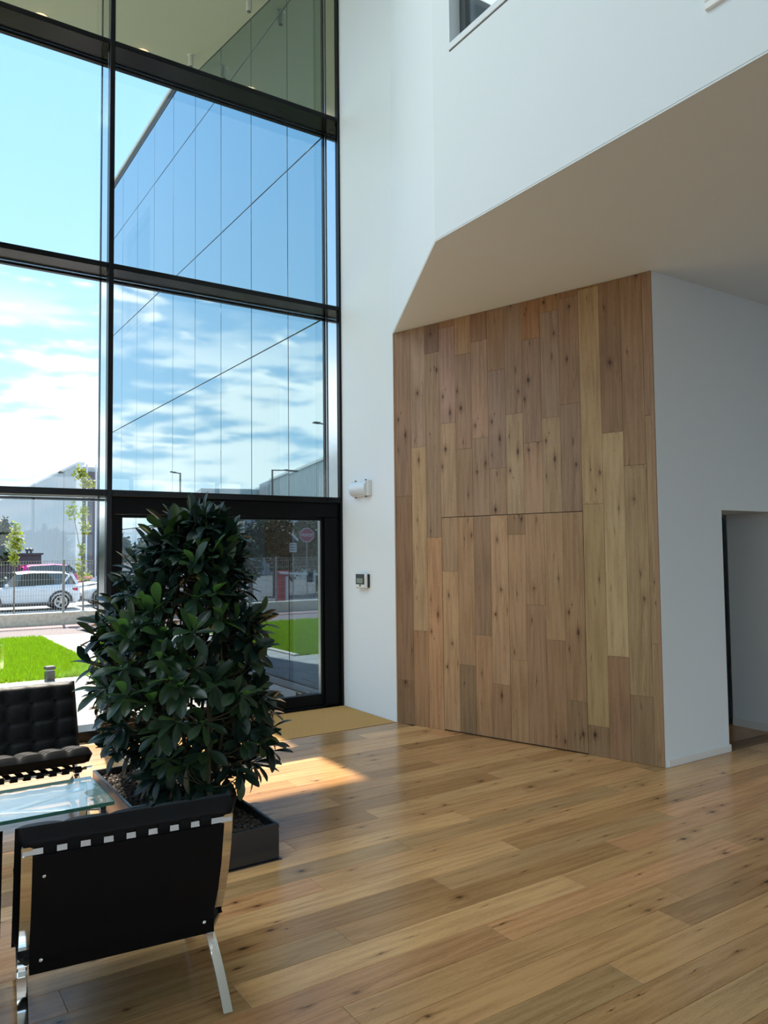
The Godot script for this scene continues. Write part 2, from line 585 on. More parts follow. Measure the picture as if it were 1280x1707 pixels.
func room() -> void:
	var paint: Material = M.white_paint
	# side wall between the glass front and the oak wall
	sobj(bx(V(XW, 0, -8.12), V(XW + 0.25, TOP, -6.70)), paint, "wall_side", "white painted wall strip between glass front and oak cladding")
	# slanted wall of the upper storey, from the corner to the long face
	var m := MB.new()
	m.prism(PackedVector2Array([Vector2(XW, -6.70), Vector2(XU, -4.51), Vector2(XU + 0.17, -4.47), Vector2(XW + 0.25, -6.70)]), SOF + 0.012, TOP)
	sobj(m, paint, "wall_slanted", "bright slanted wall face of the upper storey beside the long bluish face")
	# long face of the upper storey with a window opening and a small grille opening
	m = MB.new()
	var x0 := XU
	var x1 := XU + 0.16
	m.box(V(x0, SOF + 0.012, -4.51), V(x1, TOP, -4.30))
	m.box(V(x0, 4.85, -4.30), V(x1, 5.54, -2.18))
	m.box(V(x0, SOF + 0.012, -4.30), V(x1, 4.85, -2.18))
	m.box(V(x0, 7.3, -4.30), V(x1, TOP, -2.18))
	m.box(V(x0, 5.54, -2.6), V(x1, 7.3, -2.18))
	m.box(V(x0, SOF + 0.012, -2.18), V(x1, 4.545, -1.2))
	m.box(V(x0, 4.95, -2.18), V(x1, TOP, -1.2))
	m.box(V(x0, SOF + 0.012, -1.2), V(x1, TOP, ZB))
	sobj(m, paint, "wall_upper", "long pale wall face of the overhanging upper storey")
	# window in it: reveal, frame, sill band and pane
	var w := struct("window_3", "upper storey window opening in the pale wall")
	obj(bx(V(x0 - 0.012, 5.49, -4.302), V(x0 + 0.02, 5.54, -2.55), 0.002), M.white_paint, "sill_band", w)
	obj(bx(V(x0 - 0.003, 5.483, -4.302), V(x0 + 0.01, 5.49, -2.55)), M.grey_metal, "shadow_gap", w)
	obj(bx(V(x0 + 0.10, 5.54, -4.30), V(x0 + 0.15, 7.3, -4.235)), M.lamp_grey, "frame", w)
	obj(bx(V(x0 + 0.10, 7.24, -4.235), V(x0 + 0.15, 7.3, -2.6)), M.lamp_grey, "frame", w)
	obj(bx(V(x0 + 0.10, 5.54, -2.66), V(x0 + 0.15, 7.24, -2.6)), M.lamp_grey, "frame", w)
	obj(bx(V(x0 + 0.12, 5.54, -4.235), V(x0 + 0.13, 7.24, -2.66)), M.pane, "pane", w)
	# soffit slab over the oak wall and the passage
	m = MB.new()
	m.prism(PackedVector2Array([Vector2(XW + 0.004, -6.695), Vector2(XU + 0.003, -4.509), Vector2(XU + 0.003, ZB), Vector2(XR, ZB), Vector2(XR, -4.03), Vector2(5.37, -4.03), Vector2(5.45, -6.70)]), SOF, SOF + 0.25)
	sobj(m, paint, "ceiling_soffit", "low flat ceiling under the upper storey")
	sobj(bx(V(XL - 0.3, TOP, -8.12), V(XR, TOP + 0.25, ZB + 0.25)), paint, "ceiling", "high ceiling of the hall")
	# wall with the passage opening
	m = MB.new()
	m.box(V(5.375, 0, -4.18), V(6.255, SOF + 0.01, -4.032))
	m.box(V(6.255, 2.12, -4.18), V(7.216, SOF + 0.01, -4.032))
	m.box(V(7.216, 0, -4.60), V(XR, SOF + 0.01, -4.032))
	sobj(m, paint, "wall_passage", "white wall with a doorway opening beside the oak cladding")
	# passage behind it
	m = MB.new()
	m.box(V(5.6, 0, -5.6), V(7.5, 2.6, -5.4))
	m.box(V(5.6, 2.12, -5.4), V(7.5, 2.3, -4.18))
	m.box(V(5.7, 0, -5.4), V(5.8, 2.12, -4.18))
	m.box(V(7.6, 0, -5.6), V(7.8, 2.6, -4.60))
	sobj(m, paint, "wall_corridor", "white inner walls of the passage beyond the doorway")
	var d := struct("door_5", "dark door leaf standing in the passage beyond the doorway")
	obj(bx(V(6.2, 0.01, -4.68), V(7.21, 2.1, -4.63), 0.003), M.dark_panel, "leaf", d)
	obj(bx(V(6.28, 1.0, -4.63), V(6.40, 1.03, -4.59), 0.004), M.chrome, "handle", d)
	# skirting boards
	sobj(bx(V(5.40, 0, -4.035), V(6.267, 0.062, -4.018), 0.003), M.white_gloss, "baseboard_passage", "white skirting along the wall by the doorway")
	sobj(bx(V(7.204, 0, -4.60), V(7.218, 0.085, -4.03), 0.003), M.white_gloss, "baseboard_corridor", "white skirting on the passage wall beyond the doorway")
	sobj(bx(V(6.253, 0, -4.18), V(6.267, 0.062, -4.02), 0.003), M.white_gloss, "baseboard_jamb", "white skirting return at the doorway jamb")
	# walls out of the picture that close the hall
	sobj(bx(V(XR, 0, -4.6), V(XR + 0.25, TOP + 0.25, ZB + 0.25)), paint, "wall_right", "white wall closing the hall under the soffit")
	m = MB.new()
	m.box(V(XU, SOF - 0.06, ZB), V(XR, TOP, ZB + 0.25))
	m.box(V(XL - 0.3, 4.715, ZB), V(XU, TOP, ZB + 0.25))
	sobj(m, paint, "wall_back", "white wall at the back of the hall")
	# upper storey outer shell
	sobj(bx(V(5.45, SOF + 0.25, -6.95), V(5.6, TOP, -4.03)), paint, "wall_upper_end", "end wall of the upper storey room")
	sobj(bx(V(XW + 0.25, SOF + 0.25, -6.95), V(5.6, TOP, -6.70)), paint, "wall_upper_front", "front wall of the upper storey room")
	sobj(bx(V(5.6, SOF + 0.25, -4.25), V(XR, TOP, -4.03)), paint, "wall_upper_side", "side wall of the upper storey room")
	# air unit on the far side of that room
	var ac := thing("air_conditioner", "grey box-shaped air unit behind the upper window", "air conditioner", V(5.0, 7.15, -3.75))
	obj(bx(V(-0.45, -0.2, -0.35), V(0.45, 0.2, 0.35), 0.03), M.lamp_grey, "body", ac)
	obj(bx(V(-0.47, -0.17, -0.3), V(-0.45, -0.06, 0.3), 0.004), M.grey_metal, "louvre", ac)
	obj(bx(V(-0.02, 0.2, -0.02), V(0.02, 2.2, 0.02)), M.lamp_grey, "hanger", ac)

func frame_bar(parent: Node3D, called: String, mn: Vector3, mx: Vector3) -> void:
	obj(bx(mn, mx, 0.004), M.black_frame, called, parent)

func glass_front() -> void:
	var z1 := -8.12
	var fr := struct("window_1", "tall black framed glass front of the hall")
	var cols := [1.885, -0.765, -3.415, -6.065]
	# uprights
	for x in cols:
		frame_bar(fr, "mullion", V(x - 0.025, 0, z1), V(x + 0.025, TOP, ZG))
		for sd in [-1.0, 1.0]:
			obj(bx(V(x + sd * 0.026 - 0.0015, 0.09, z1 + 0.034), V(x + sd * 0.026 + 0.0015, TOP, ZG - 0.07)), M.channel_metal, "side_channel", fr)
		obj(bx(V(x - 0.03, 0, z1 - 0.05), V(x + 0.03, TOP, z1), 0.004), M.black_frame, "outer_cap", fr)
	frame_bar(fr, "mullion", V(XW - 0.03, 0, z1), V(XW - 0.004, TOP, ZG))
	obj(bx(V(XW - 0.0335, 2.43, z1 + 0.034), V(XW - 0.0302, TOP, ZG - 0.06)), M.channel_metal, "side_channel", fr)
	frame_bar(fr, "mullion", V(XL, 0, z1), V(XL + 0.05, TOP, ZG))
	obj(bx(V(XW - 0.05, 0, z1 - 0.05), V(XW - 0.004, TOP, z1), 0.004), M.black_frame, "outer_cap", fr)
	# crossbars and panes
	var xs := [XW - 0.004, 1.885, -0.765, -3.415, -6.065, XL + 0.025]
	for k in xs.size() - 1:
		var xa: float = xs[k + 1] + 0.025
		var xb: float = xs[k] - (0.026 if k == 0 else 0.025)
		for y in [[6.975, 7.03], [4.655, 4.71], [2.36, 2.425], [9.28, TOP]]:
			frame_bar(fr, "transom", V(xa, y[0], z1 + 0.01), V(xb, y[1], ZG + 0.0))
			obj(bx(V(xa, y[0] - 0.012, z1 - 0.04), V(xb, y[0] - 0.004, z1 + 0.02)), M.cap_metal, "glazing_bead", fr)
			obj(bx(V(xa, y[0] - 0.03, z1 - 0.04), V(xb, y[0] - 0.012, z1 + 0.01)), M.black_frame, "outer_cap", fr)
		var rows := [[7.03, 9.28], [4.71, 6.96], [2.425, 4.64]]
		if k > 0:
			rows.append([0.09, 2.345])
			frame_bar(fr, "transom", V(xa, 0.0, z1), V(xb, 0.09, ZG))
		for r in rows:
			obj(bx(V(xa, r[0], z1 + 0.02), V(xb, r[1], z1 + 0.032)), M.pane, "pane", fr)
	# thin seal and bead lines down the right jamb
	obj(bx(V(XW - 0.045, 2.425, z1 + 0.02), V(XW - 0.037, 9.3, z1 + 0.04)), M.cap_metal, "glazing_bead", fr)
	# door frame filling the bay to the wall
	var df := struct("trim_1", "black entrance door frame")
	var zd0 := -7.97
	var zd1 := -7.83
	obj(bx(V(1.91, 2.19, zd0), V(XW - 0.03, 2.36, zd1), 0.005), M.black_door, "head", df)
	obj(bx(V(1.91, 0.0, zd0), V(1.95, 2.19, zd1), 0.005), M.black_door, "jamb", df)
	obj(bx(V(4.33, 0.0, zd0), V(XW - 0.03, 2.19, zd1), 0.005), M.black_door, "jamb", df)
	obj(bx(V(1.91, 0.0, zd0), V(XW - 0.03, 0.025, zd1), 0.005), M.black_door, "threshold", df)
	# the two leaves
	for k in 2:
		var dx: float = [1.955, 3.145][k]
		var dw: float = [1.18, 1.18][k]
		var d := struct("door_%d" % (k + 3), ["black framed glass entrance door leaf behind the shrub", "black framed glass entrance door leaf next to the white wall"][k])
		var a := dx
		var b := dx + dw
		var ga: float = [2.03, 3.25][k]
		var gb: float = [3.07, 4.30][k]
		var za := -7.95
		var zb := -7.86
		obj(bx(V(a, 0.03, za), V(ga, 2.185, zb), 0.004), M.black_door, "stile", d)
		obj(bx(V(gb, 0.03, za), V(b, 2.185, zb), 0.004), M.black_door, "stile", d)
		obj(bx(V(ga, 2.155, za), V(gb, 2.185, zb), 0.004), M.black_door, "rail", d)
		obj(bx(V(ga, 0.03, za), V(gb, 0.152, zb), 0.004), M.black_door, "rail", d)
		obj(bx(V(ga, 0.152, -7.91), V(gb, 2.155, -7.90)), M.pane, "pane", d)
		obj(bx(V(gb - 0.012, 0.152, -7.93), V(gb, 2.155, -7.88)), M.cap_metal, "glazing_bead", d)

func side_glazing() -> void:
	# the hall is glazed on its left side too: its daylight falls on the walls that face it
	var fr := struct("window_2", "glazed left side of the hall")
	var z := -8.12
	sobj(bx(V(XL - 0.3, 0, -2.82), V(XL, TOP, ZB)), M.white_paint, "wall_left", "white wall on the left of the hall behind the viewer")
	while z < -2.9:
		frame_bar(fr, "mullion", V(XL - 0.28, 0, z), V(XL, TOP, z + 0.05))
		var zn := minf(z + 2.65, -2.82)
		for y in [0.0, 2.36, 4.655, 6.975, 9.29]:
			frame_bar(fr, "transom", V(XL - 0.27, y, z + 0.05), V(XL - 0.01, y + 0.06, zn))
		for y in [[0.06, 2.36], [2.42, 4.655], [4.715, 6.975], [7.035, 9.29]]:
			obj(bx(V(XL - 0.24, y[0], z + 0.05), V(XL - 0.228, y[1], zn)), M.pane, "pane", fr)
		z += 2.65

func back_glazing() -> void:
	# windows behind the viewer: they light the wall by the doorway and show in the chrome
	var fr := struct("window_4", "glazed back of the hall behind the viewer")
	for part in [[XL, XU, 4.715], [XU, XR, SOF - 0.06]]:
		var x: float = part[0]
		while x < part[1] - 0.1:
			var top: float = part[2]
			frame_bar(fr, "mullion", V(x, 0, ZB), V(x + 0.05, top, ZB + 0.28))
			var xn := minf(x + 2.65, part[1])
			for y in [0.0, 2.36, top - 0.06]:
				frame_bar(fr, "transom", V(x + 0.05, y, ZB + 0.01), V(xn, y + 0.06, ZB + 0.27))
			for y in [[0.06, 2.36], [2.42, top - 0.06]]:
				obj(bx(V(x + 0.05, y[0], ZB + 0.228), V(xn, y[1], ZB + 0.24)), M.pane, "pane", fr)
			x += 2.65

func board(parent: Node3D, called: String, x: Transform3D, L: float, W: float, T: float, strip: int, u0: float, flip: bool, tint: Color, m: Material) -> void:
	# a board in frame x: length along +x, width along +z, face up (+y) at y = 0
	var mb := MB.new()
	mb.col = tint
	var g := 0.0006
	var b := 0.0016
	var p := func(a: float, y: float, w: float) -> Vector3: return x * Vector3(a, y, w)
	var uv := func(a: float, w: float) -> Vector2:
		var u := (u0 + (L - a if flip else a)) / BL
		return Vector2(u, (strip + 0.02 + 0.96 * clampf(w / BW, 0.0, 1.0)) / 12.0)
	var a0 := g; var a1 := g + b; var a2 := L - g - b; var a3 := L - g
	var w0 := g; var w1 := g + b; var w2 := W - g - b; var w3 := W - g
	mb.quad(p.call(a1, 0, w1), p.call(a1, 0, w2), p.call(a2, 0, w2), p.call(a2, 0, w1), uv.call(a1, w1), uv.call(a1, w2), uv.call(a2, w2), uv.call(a2, w1))
	mb.quad(p.call(a0, -b, w0), p.call(a1, 0, w1), p.call(a2, 0, w1), p.call(a3, -b, w0), uv.call(a0, w0), uv.call(a1, w1), uv.call(a2, w1), uv.call(a3, w0))
	mb.quad(p.call(a3, -b, w3), p.call(a2, 0, w2), p.call(a1, 0, w2), p.call(a0, -b, w3), uv.call(a3, w3), uv.call(a2, w2), uv.call(a1, w2), uv.call(a0, w3))
	mb.quad(p.call(a0, -b, w3), p.call(a1, 0, w2), p.call(a1, 0, w1), p.call(a0, -b, w0), uv.call(a0, w3), uv.call(a1, w2), uv.call(a1, w1), uv.call(a0, w0))
	mb.quad(p.call(a3, -b, w0), p.call(a2, 0, w1), p.call(a2, 0, w2), p.call(a3, -b, w3), uv.call(a3, w0), uv.call(a2, w1), uv.call(a2, w2), uv.call(a3, w3))
	for e in [[a0, w0, a3, w0], [a3, w0, a3, w3], [a3, w3, a0, w3], [a0, w3, a0, w0]]:
		mb.quad(p.call(e[0], -b, e[1]), p.call(e[2], -b, e[3]), p.call(e[2], -T, e[3]), p.call(e[0], -T, e[1]), uv.call(e[0], e[1]), uv.call(e[2], e[3]), uv.call(e[2], e[3]), uv.call(e[0], e[1]))
	obj(mb, m, called, parent)

func oak_tint(k: float) -> Color:
	# the range of tones of the boards: pale sand, honey, brown, grey brown
	var c := Color(0.52, 0.30, 0.135)
	var r := rng.randf()
	if r < 0.22: c = Color(0.60, 0.365, 0.17)
	elif r < 0.40: c = Color(0.42, 0.235, 0.10)
	elif r < 0.55: c = Color(0.41, 0.255, 0.12)
	elif r < 0.70: c = Color(0.56, 0.30, 0.14)
	var s := k * rng.randf_range(0.92, 1.30)
	return Color(c.r * s * 1.1, c.g * s * 1.06, c.b * s)

func oak_floor() -> void:
	var f := struct("floor", "oak plank floor of the hall")
	obj(bx(V(XL - 0.3, -0.2, -8.12), V(XR + 0.2, -0.0122, ZB + 0.2)), M.oak_edge, "subfloor", f)
	var zrow := -2.503
	var rows := []
	while zrow > -7.79:
		zrow -= BW
	while zrow < 0.9:
		rows.append(zrow)
		zrow += BW
	var first := 0.0
	var count := 0
	for r in rows.size():
		var z0: float = rows[r]
		var z1 := z0 + BW
		var xa := -1.6
		var xb := 7.4
		if z0 < -4.7: xa = -0.9
		if z0 > -1.7:
			xa = -0.3
		if z1 < -6.72: xb = 1.93
		elif z1 < -4.05: xb = XW + (z1 + 6.70) * 0.3083 + 0.02
		if z0 < -7.75: continue
		first = fmod(first + 0.62 + rng.randf_range(-0.12, 0.12), BL)
		var x := xa - first
		if absf(z1 + 2.503) < 0.01: x = 3.45 - 3.0 * BL
		while x < xb:
			var e := x + BL
			var s := maxf(x, xa)
			var t := minf(e, xb)
			if t - s > 0.06:
				board(f, "plank", Transform3D(Basis(), V(s, 0, z0)), t - s, BW, 0.012, rng.randi_range(0, 11), s - x, rng.randf() < 0.5, oak_tint(1.0), M.oak_floor)
				count += 1
			x = e
	# boards of the passage and those out of the picture, laid as larger sheets of the same boards
	for q in [[V(5.5, 0, -4.74), V(9.5, 0, -4.03), "passage_boards"]]:
		var z: float = q[0].z
		while z < q[1].z - 0.02:
			var wv := minf(BW, q[1].z - z)
			board(f, "plank", Transform3D(Basis(), V(6.26, 0, z)), 0.95, wv, 0.012, rng.randi_range(0, 11), 0.2, false, oak_tint(1.0), M.oak_floor)
			count += 1
			z += BW
	var far := MB.new()
	far.col = Color(0.46, 0.28, 0.14)
	far.box(V(XL, -0.012, -7.75), V(-1.6, -0.001, 0.9))
	far.box(V(XL, -0.012, 0.92), V(XR, -0.001, ZB))
	far.box(V(7.4, -0.012, -4.03), V(XR, -0.001, 0.9))
	obj(far, M.oak_edge, "far_boards", f)
	print("floor boards ", count)

func oak_wall() -> void:
	# boards stand upright on a wall turned 17 degrees from the side wall; a double door is hidden in it
	var A := V(XW, 0, -6.70)
	var B := V(5.37, 0, -4.035)
	var D := (B - A).normalized()
	var N := V(D.z, 0, -D.x)          # out of the wall
	if N.x > 0: N = -N
	var back := struct("wall_oak", "oak plank clad wall with a hidden double door")
	var xf := Transform3D(Basis(D, Vector3.UP, -N), A)   # local x along the wall, y up, z into it
	var bk := MB.new()
	bk.obox(xf * Transform3D(Basis(), V(1.392, SOF / 2.0, 0.12)), V(2.78, SOF, 0.2))
	obj(bk, M.dark_panel, "backing", back)
	var cols := [0.018, 0.232, 0.42, 0.602, 0.795, 0.984, 1.173, 1.366, 1.552, 1.745, 1.932, 2.127, 2.322, 2.512, 2.705, 2.758]
	var joints := [[2.36, 0.45], [2.86, 0.97], [3.82, 1.92], [4.05, 3.07, 1.58], [3.74, 2.79, 0.67], [3.84, 2.88, 0.97], [3.52, 2.57, 0.52], [3.07, 1.93, 0.76], [3.75, 2.78, 1.28], [3.97, 2.99, 0.97], [4.06, 3.09, 0.45], [4.10, 2.18, 0.26], [2.79, 0.87], [2.49, 0.56], [2.9, 1.0]]
	# sRGB tone of each board from the top down, some shade and warm bounce included
	var tones := [
		[[150, 116, 88], [138, 104, 74], [140, 104, 70]],
		[[172, 142, 116], [194, 160, 116], [172, 128, 86]],
		[[128, 96, 80], [160, 130, 100], [204, 152, 104]],
		[[158, 118, 82], [176, 140, 122], [184, 152, 116], [176, 142, 104], [202, 160, 114]],
		[[184, 146, 102], [162, 128, 100], [156, 124, 92], [180, 140, 98], [142, 112, 78]],
		[[150, 110, 80], [178, 142, 112], [164, 134, 104], [152, 120, 88], [186, 142, 98]],
		[[160, 124, 90], [158, 130, 110], [164, 134, 102], [198, 158, 116], [172, 132, 94]],
		[[162, 132, 104], [186, 158, 120], [158, 124, 86], [188, 148, 106], [184, 146, 102]],
		[[170, 118, 70], [160, 128, 102], [182, 146, 112], [182, 142, 102], [170, 132, 96]],
		[[166, 122, 76], [166, 138, 112], [178, 150, 112], [180, 144, 100], [166, 128, 90]],
		[[148, 104, 62], [160, 124, 92], [156, 126, 98], [168, 130, 90], [150, 120, 84]],
		[[160, 110, 54], [194, 162, 112], [180, 152, 100], [142, 114, 80]],
		[[152, 116, 82], [202, 174, 124], [156, 118, 84]],
		[[166, 130, 92], [176, 148, 104], [144, 116, 80]],
		[[174, 138, 106], [176, 146, 104], [168, 138, 98]]]
	var doors := [struct("door_1", "hidden oak plank door leaf nearer the white wall strip"), struct("door_2", "hidden oak plank door leaf nearer the doorway")]
	var r := RandomNumberGenerator.new()
	r.seed = 77
	for c in cols.size() - 1:
		var in_door: bool = c >= 3 and c <= 10
		var cuts := [SOF - 0.002]
		for j in joints[c]:
			if in_door and j < 2.12 and cuts[-1] > 2.12: cuts.append(2.12)
			cuts.append(j)
		cuts.append(0.0 if not in_door else 0.012)
		for k in cuts.size() - 1:
			var top: float = cuts[k]
			var bot: float = cuts[k + 1]
			var L := top - bot
			if L < 0.01: continue
			var door: bool = in_door and top <= 2.121
			if door and top > 2.1: top -= 0.003; L -= 0.003
			if in_door and bot > 2.1 and bot < 2.13: bot += 0.002; L -= 0.002
			var tn: Array = tones[c][mini(k, tones[c].size() - 1)]
			var tint := Color(tn[0] / 255.0, tn[1] / 255.0, tn[2] / 255.0).srgb_to_linear()
			tint = tint.lerp(Color(0.38, 0.245, 0.135), 0.3)
			tint = Color(tint.r * 1.0, tint.g * 1.01, tint.b * 1.06)
			# board frame: length upwards, width along the wall, face out
			var wid: float = cols[c + 1] - cols[c]
			var w_in: float = wid
			var org: float = cols[c]
			if door and (c == 3): org += 0.0025; w_in -= 0.0025
			if door and (c == 10): w_in -= 0.0025
			if door and c == 6: w_in -= 0.0018
			var fr := Transform3D(Basis(Vector3.UP, N, D), xf * V(org, bot, -0.002))
			var u0 := r.randf_range(0.0, maxf(0.0, BL - L))
			board(doors[0 if c <= 6 else 1] if door else back, "plank", fr, L, w_in, 0.014, r.randi_range(0, 11), u0, r.randf() < 0.5, tint, M.oak_wall)
	# edge strips that close the cladding at both ends
	for e in [[0.0, 0.018], [2.758, 2.786]]:
		var m := MB.new()
		m.obox(xf * Transform3D(Basis(), V((e[0] + e[1]) / 2.0, SOF / 2.0, 0.003)), V(e[1] - e[0], SOF - 0.003, 0.018), 0.002)
		obj(m, M.oak_edge, "edge_strip", back)

# ------------------------------------------------------------------ outside
func outside_ground() -> void:
	sobj(bx(V(-160, -0.9, -260), V(160, -0.42, 120)), M.far_asphalt, "ground_far", "pale asphalt ground of the car park and beyond")
	sobj(bx(V(-160, -0.42, -255), V(0.5, -0.405, 120)), M.dark_asphalt, "ground_yard", "dark asphalt yard left of the car park")
	sobj(bx(V(0.5, -0.42, 7), V(160, -0.405, 120)), M.dark_asphalt, "ground_rear", "unseen dark ground added behind the hall to curb bounced light")  # unseen, added dark to keep sun bounce off the soffit
	sobj(bx(V(-40, -0.42, -21.5), V(4.5, -0.045, -8.15)), M.asphalt, "ground_forecourt", "raised forecourt ground in front of the glass")
	sobj(bx(V(4.5, -0.42, -21.5), V(40, -0.045, -19.2)), M.asphalt, "ground_lane", "forecourt ground past the end of the mirror wing")
	sobj(bx(V(-40, -0.42, -8.15), V(XL - 0.3, -0.045, 20)), M.dark_asphalt, "ground_side", "forecourt ground along the left side of the hall")
	# light stone slabs in front of the doors and along the facade
	var pv := struct("paving", "pale stone slab paving between the glass front and the lawn")
	var r := RandomNumberGenerator.new()
	r.seed = 3
	for row in 7:
		var z0 := -8.2 - row * 0.54
		var x := 4.52 - r.randf_range(0.3, 1.1)
		var xe := 4.52
		while xe > -4.5:
			var m := MB.new()
			var k := r.randf_range(0.86, 1.0)
			m.col = Color(0.46 * k, 0.46 * k, 0.45 * k)
			m.box(V(x + 0.004, -0.045, z0 - 0.532), V(xe - 0.004, 0.0, z0 - 0.004), 0.003)
			obj(m, M.paving, "slab", pv)
			xe = x
			x -= 1.2
	for k in 12:
		var m := MB.new()
		var q := r.randf_range(0.86, 1.0)
		m.col = Color(0.46 * q, 0.46 * q, 0.45 * q)
		m.box(V(3.084, -0.045, -12.516 - k * 0.54), V(4.5, 0.0, -11.984 - k * 0.54), 0.003)
		obj(m, M.paving, "slab", pv)
	var rest := MB.new()
	rest.col = Color(0.56, 0.54, 0.51)
	rest.box(V(-30, -0.045, -11.98), V(-4.6, -0.002, -8.2))
	obj(rest, M.paving, "slab_field", pv)
	# lawn
	sobj(bx(V(-14, -0.045, -18.15), V(2.98, -0.005, -11.99)), M.lawn_soil, "lawn_bed", "earth under the lawn")
	sobj(bx(V(2.985, -0.045, -18.25), V(3.075, 0.03, -11.99), 0.01), M.kerb, "kerb", "pale kerb along the lawn")
	sobj(bx(V(-14, -0.045, -18.25), V(2.98, 0.02, -18.16), 0.01), M.kerb, "kerb_far", "pale kerb at the far side of the lawn")
	var tuft := MB.new()
	for k in 6:
		var a := TAU * k / 6.0 + r.randf()
		var o := V(cos(a), 0, sin(a)) * r.randf_range(0.005, 0.028)
		var tip := o * 1.8 + V(r.randf_range(-0.02, 0.02), r.randf_range(0.045, 0.075), r.randf_range(-0.02, 0.02))
		var sd := V(-sin(a), 0, cos(a)) * 0.007
		tuft.tri(o - sd, o + sd, tip)
	var mm := MultiMesh.new()
	mm.transform_format = MultiMesh.TRANSFORM_3D
	mm.use_colors = true
	mm.mesh = tuft.mesh(M.grass_blade)
	var N := 30000
	mm.instance_count = N
	for k in N:
		var p := V(-9.0 + 11.96 * sqrt(r.randf()), -0.006, r.randf_range(-18.1, -12.02))
		mm.set_instance_transform(k, Transform3D(Basis(Vector3.UP, r.randf() * TAU).scaled(Vector3.ONE * r.randf_range(0.8, 1.5)), p))
		var q := r.randf_range(0.75, 1.15)
		mm.set_instance_color(k, Color(0.44 * q, 0.62 * q * r.randf_range(0.9, 1.05), 0.05 * q))
	var g := MultiMeshInstance3D.new()
	g.name = "grass"
	g.multimesh = mm
	add_child(g)
	tag(g, "short bright green lawn grass beyond the paving", "grass", "", "stuff")
	# road with a red paved edge
	sobj(bx(V(-30, -0.045, -20.35), V(30, -0.015, -18.26)), M.asphalt, "road", "pale road past the lawn")
	sobj(bx(V(-30, -0.045, -21.2), V(30, 0.0, -20.36)), M.red_paving, "pavement", "reddish paved strip along the low wall")

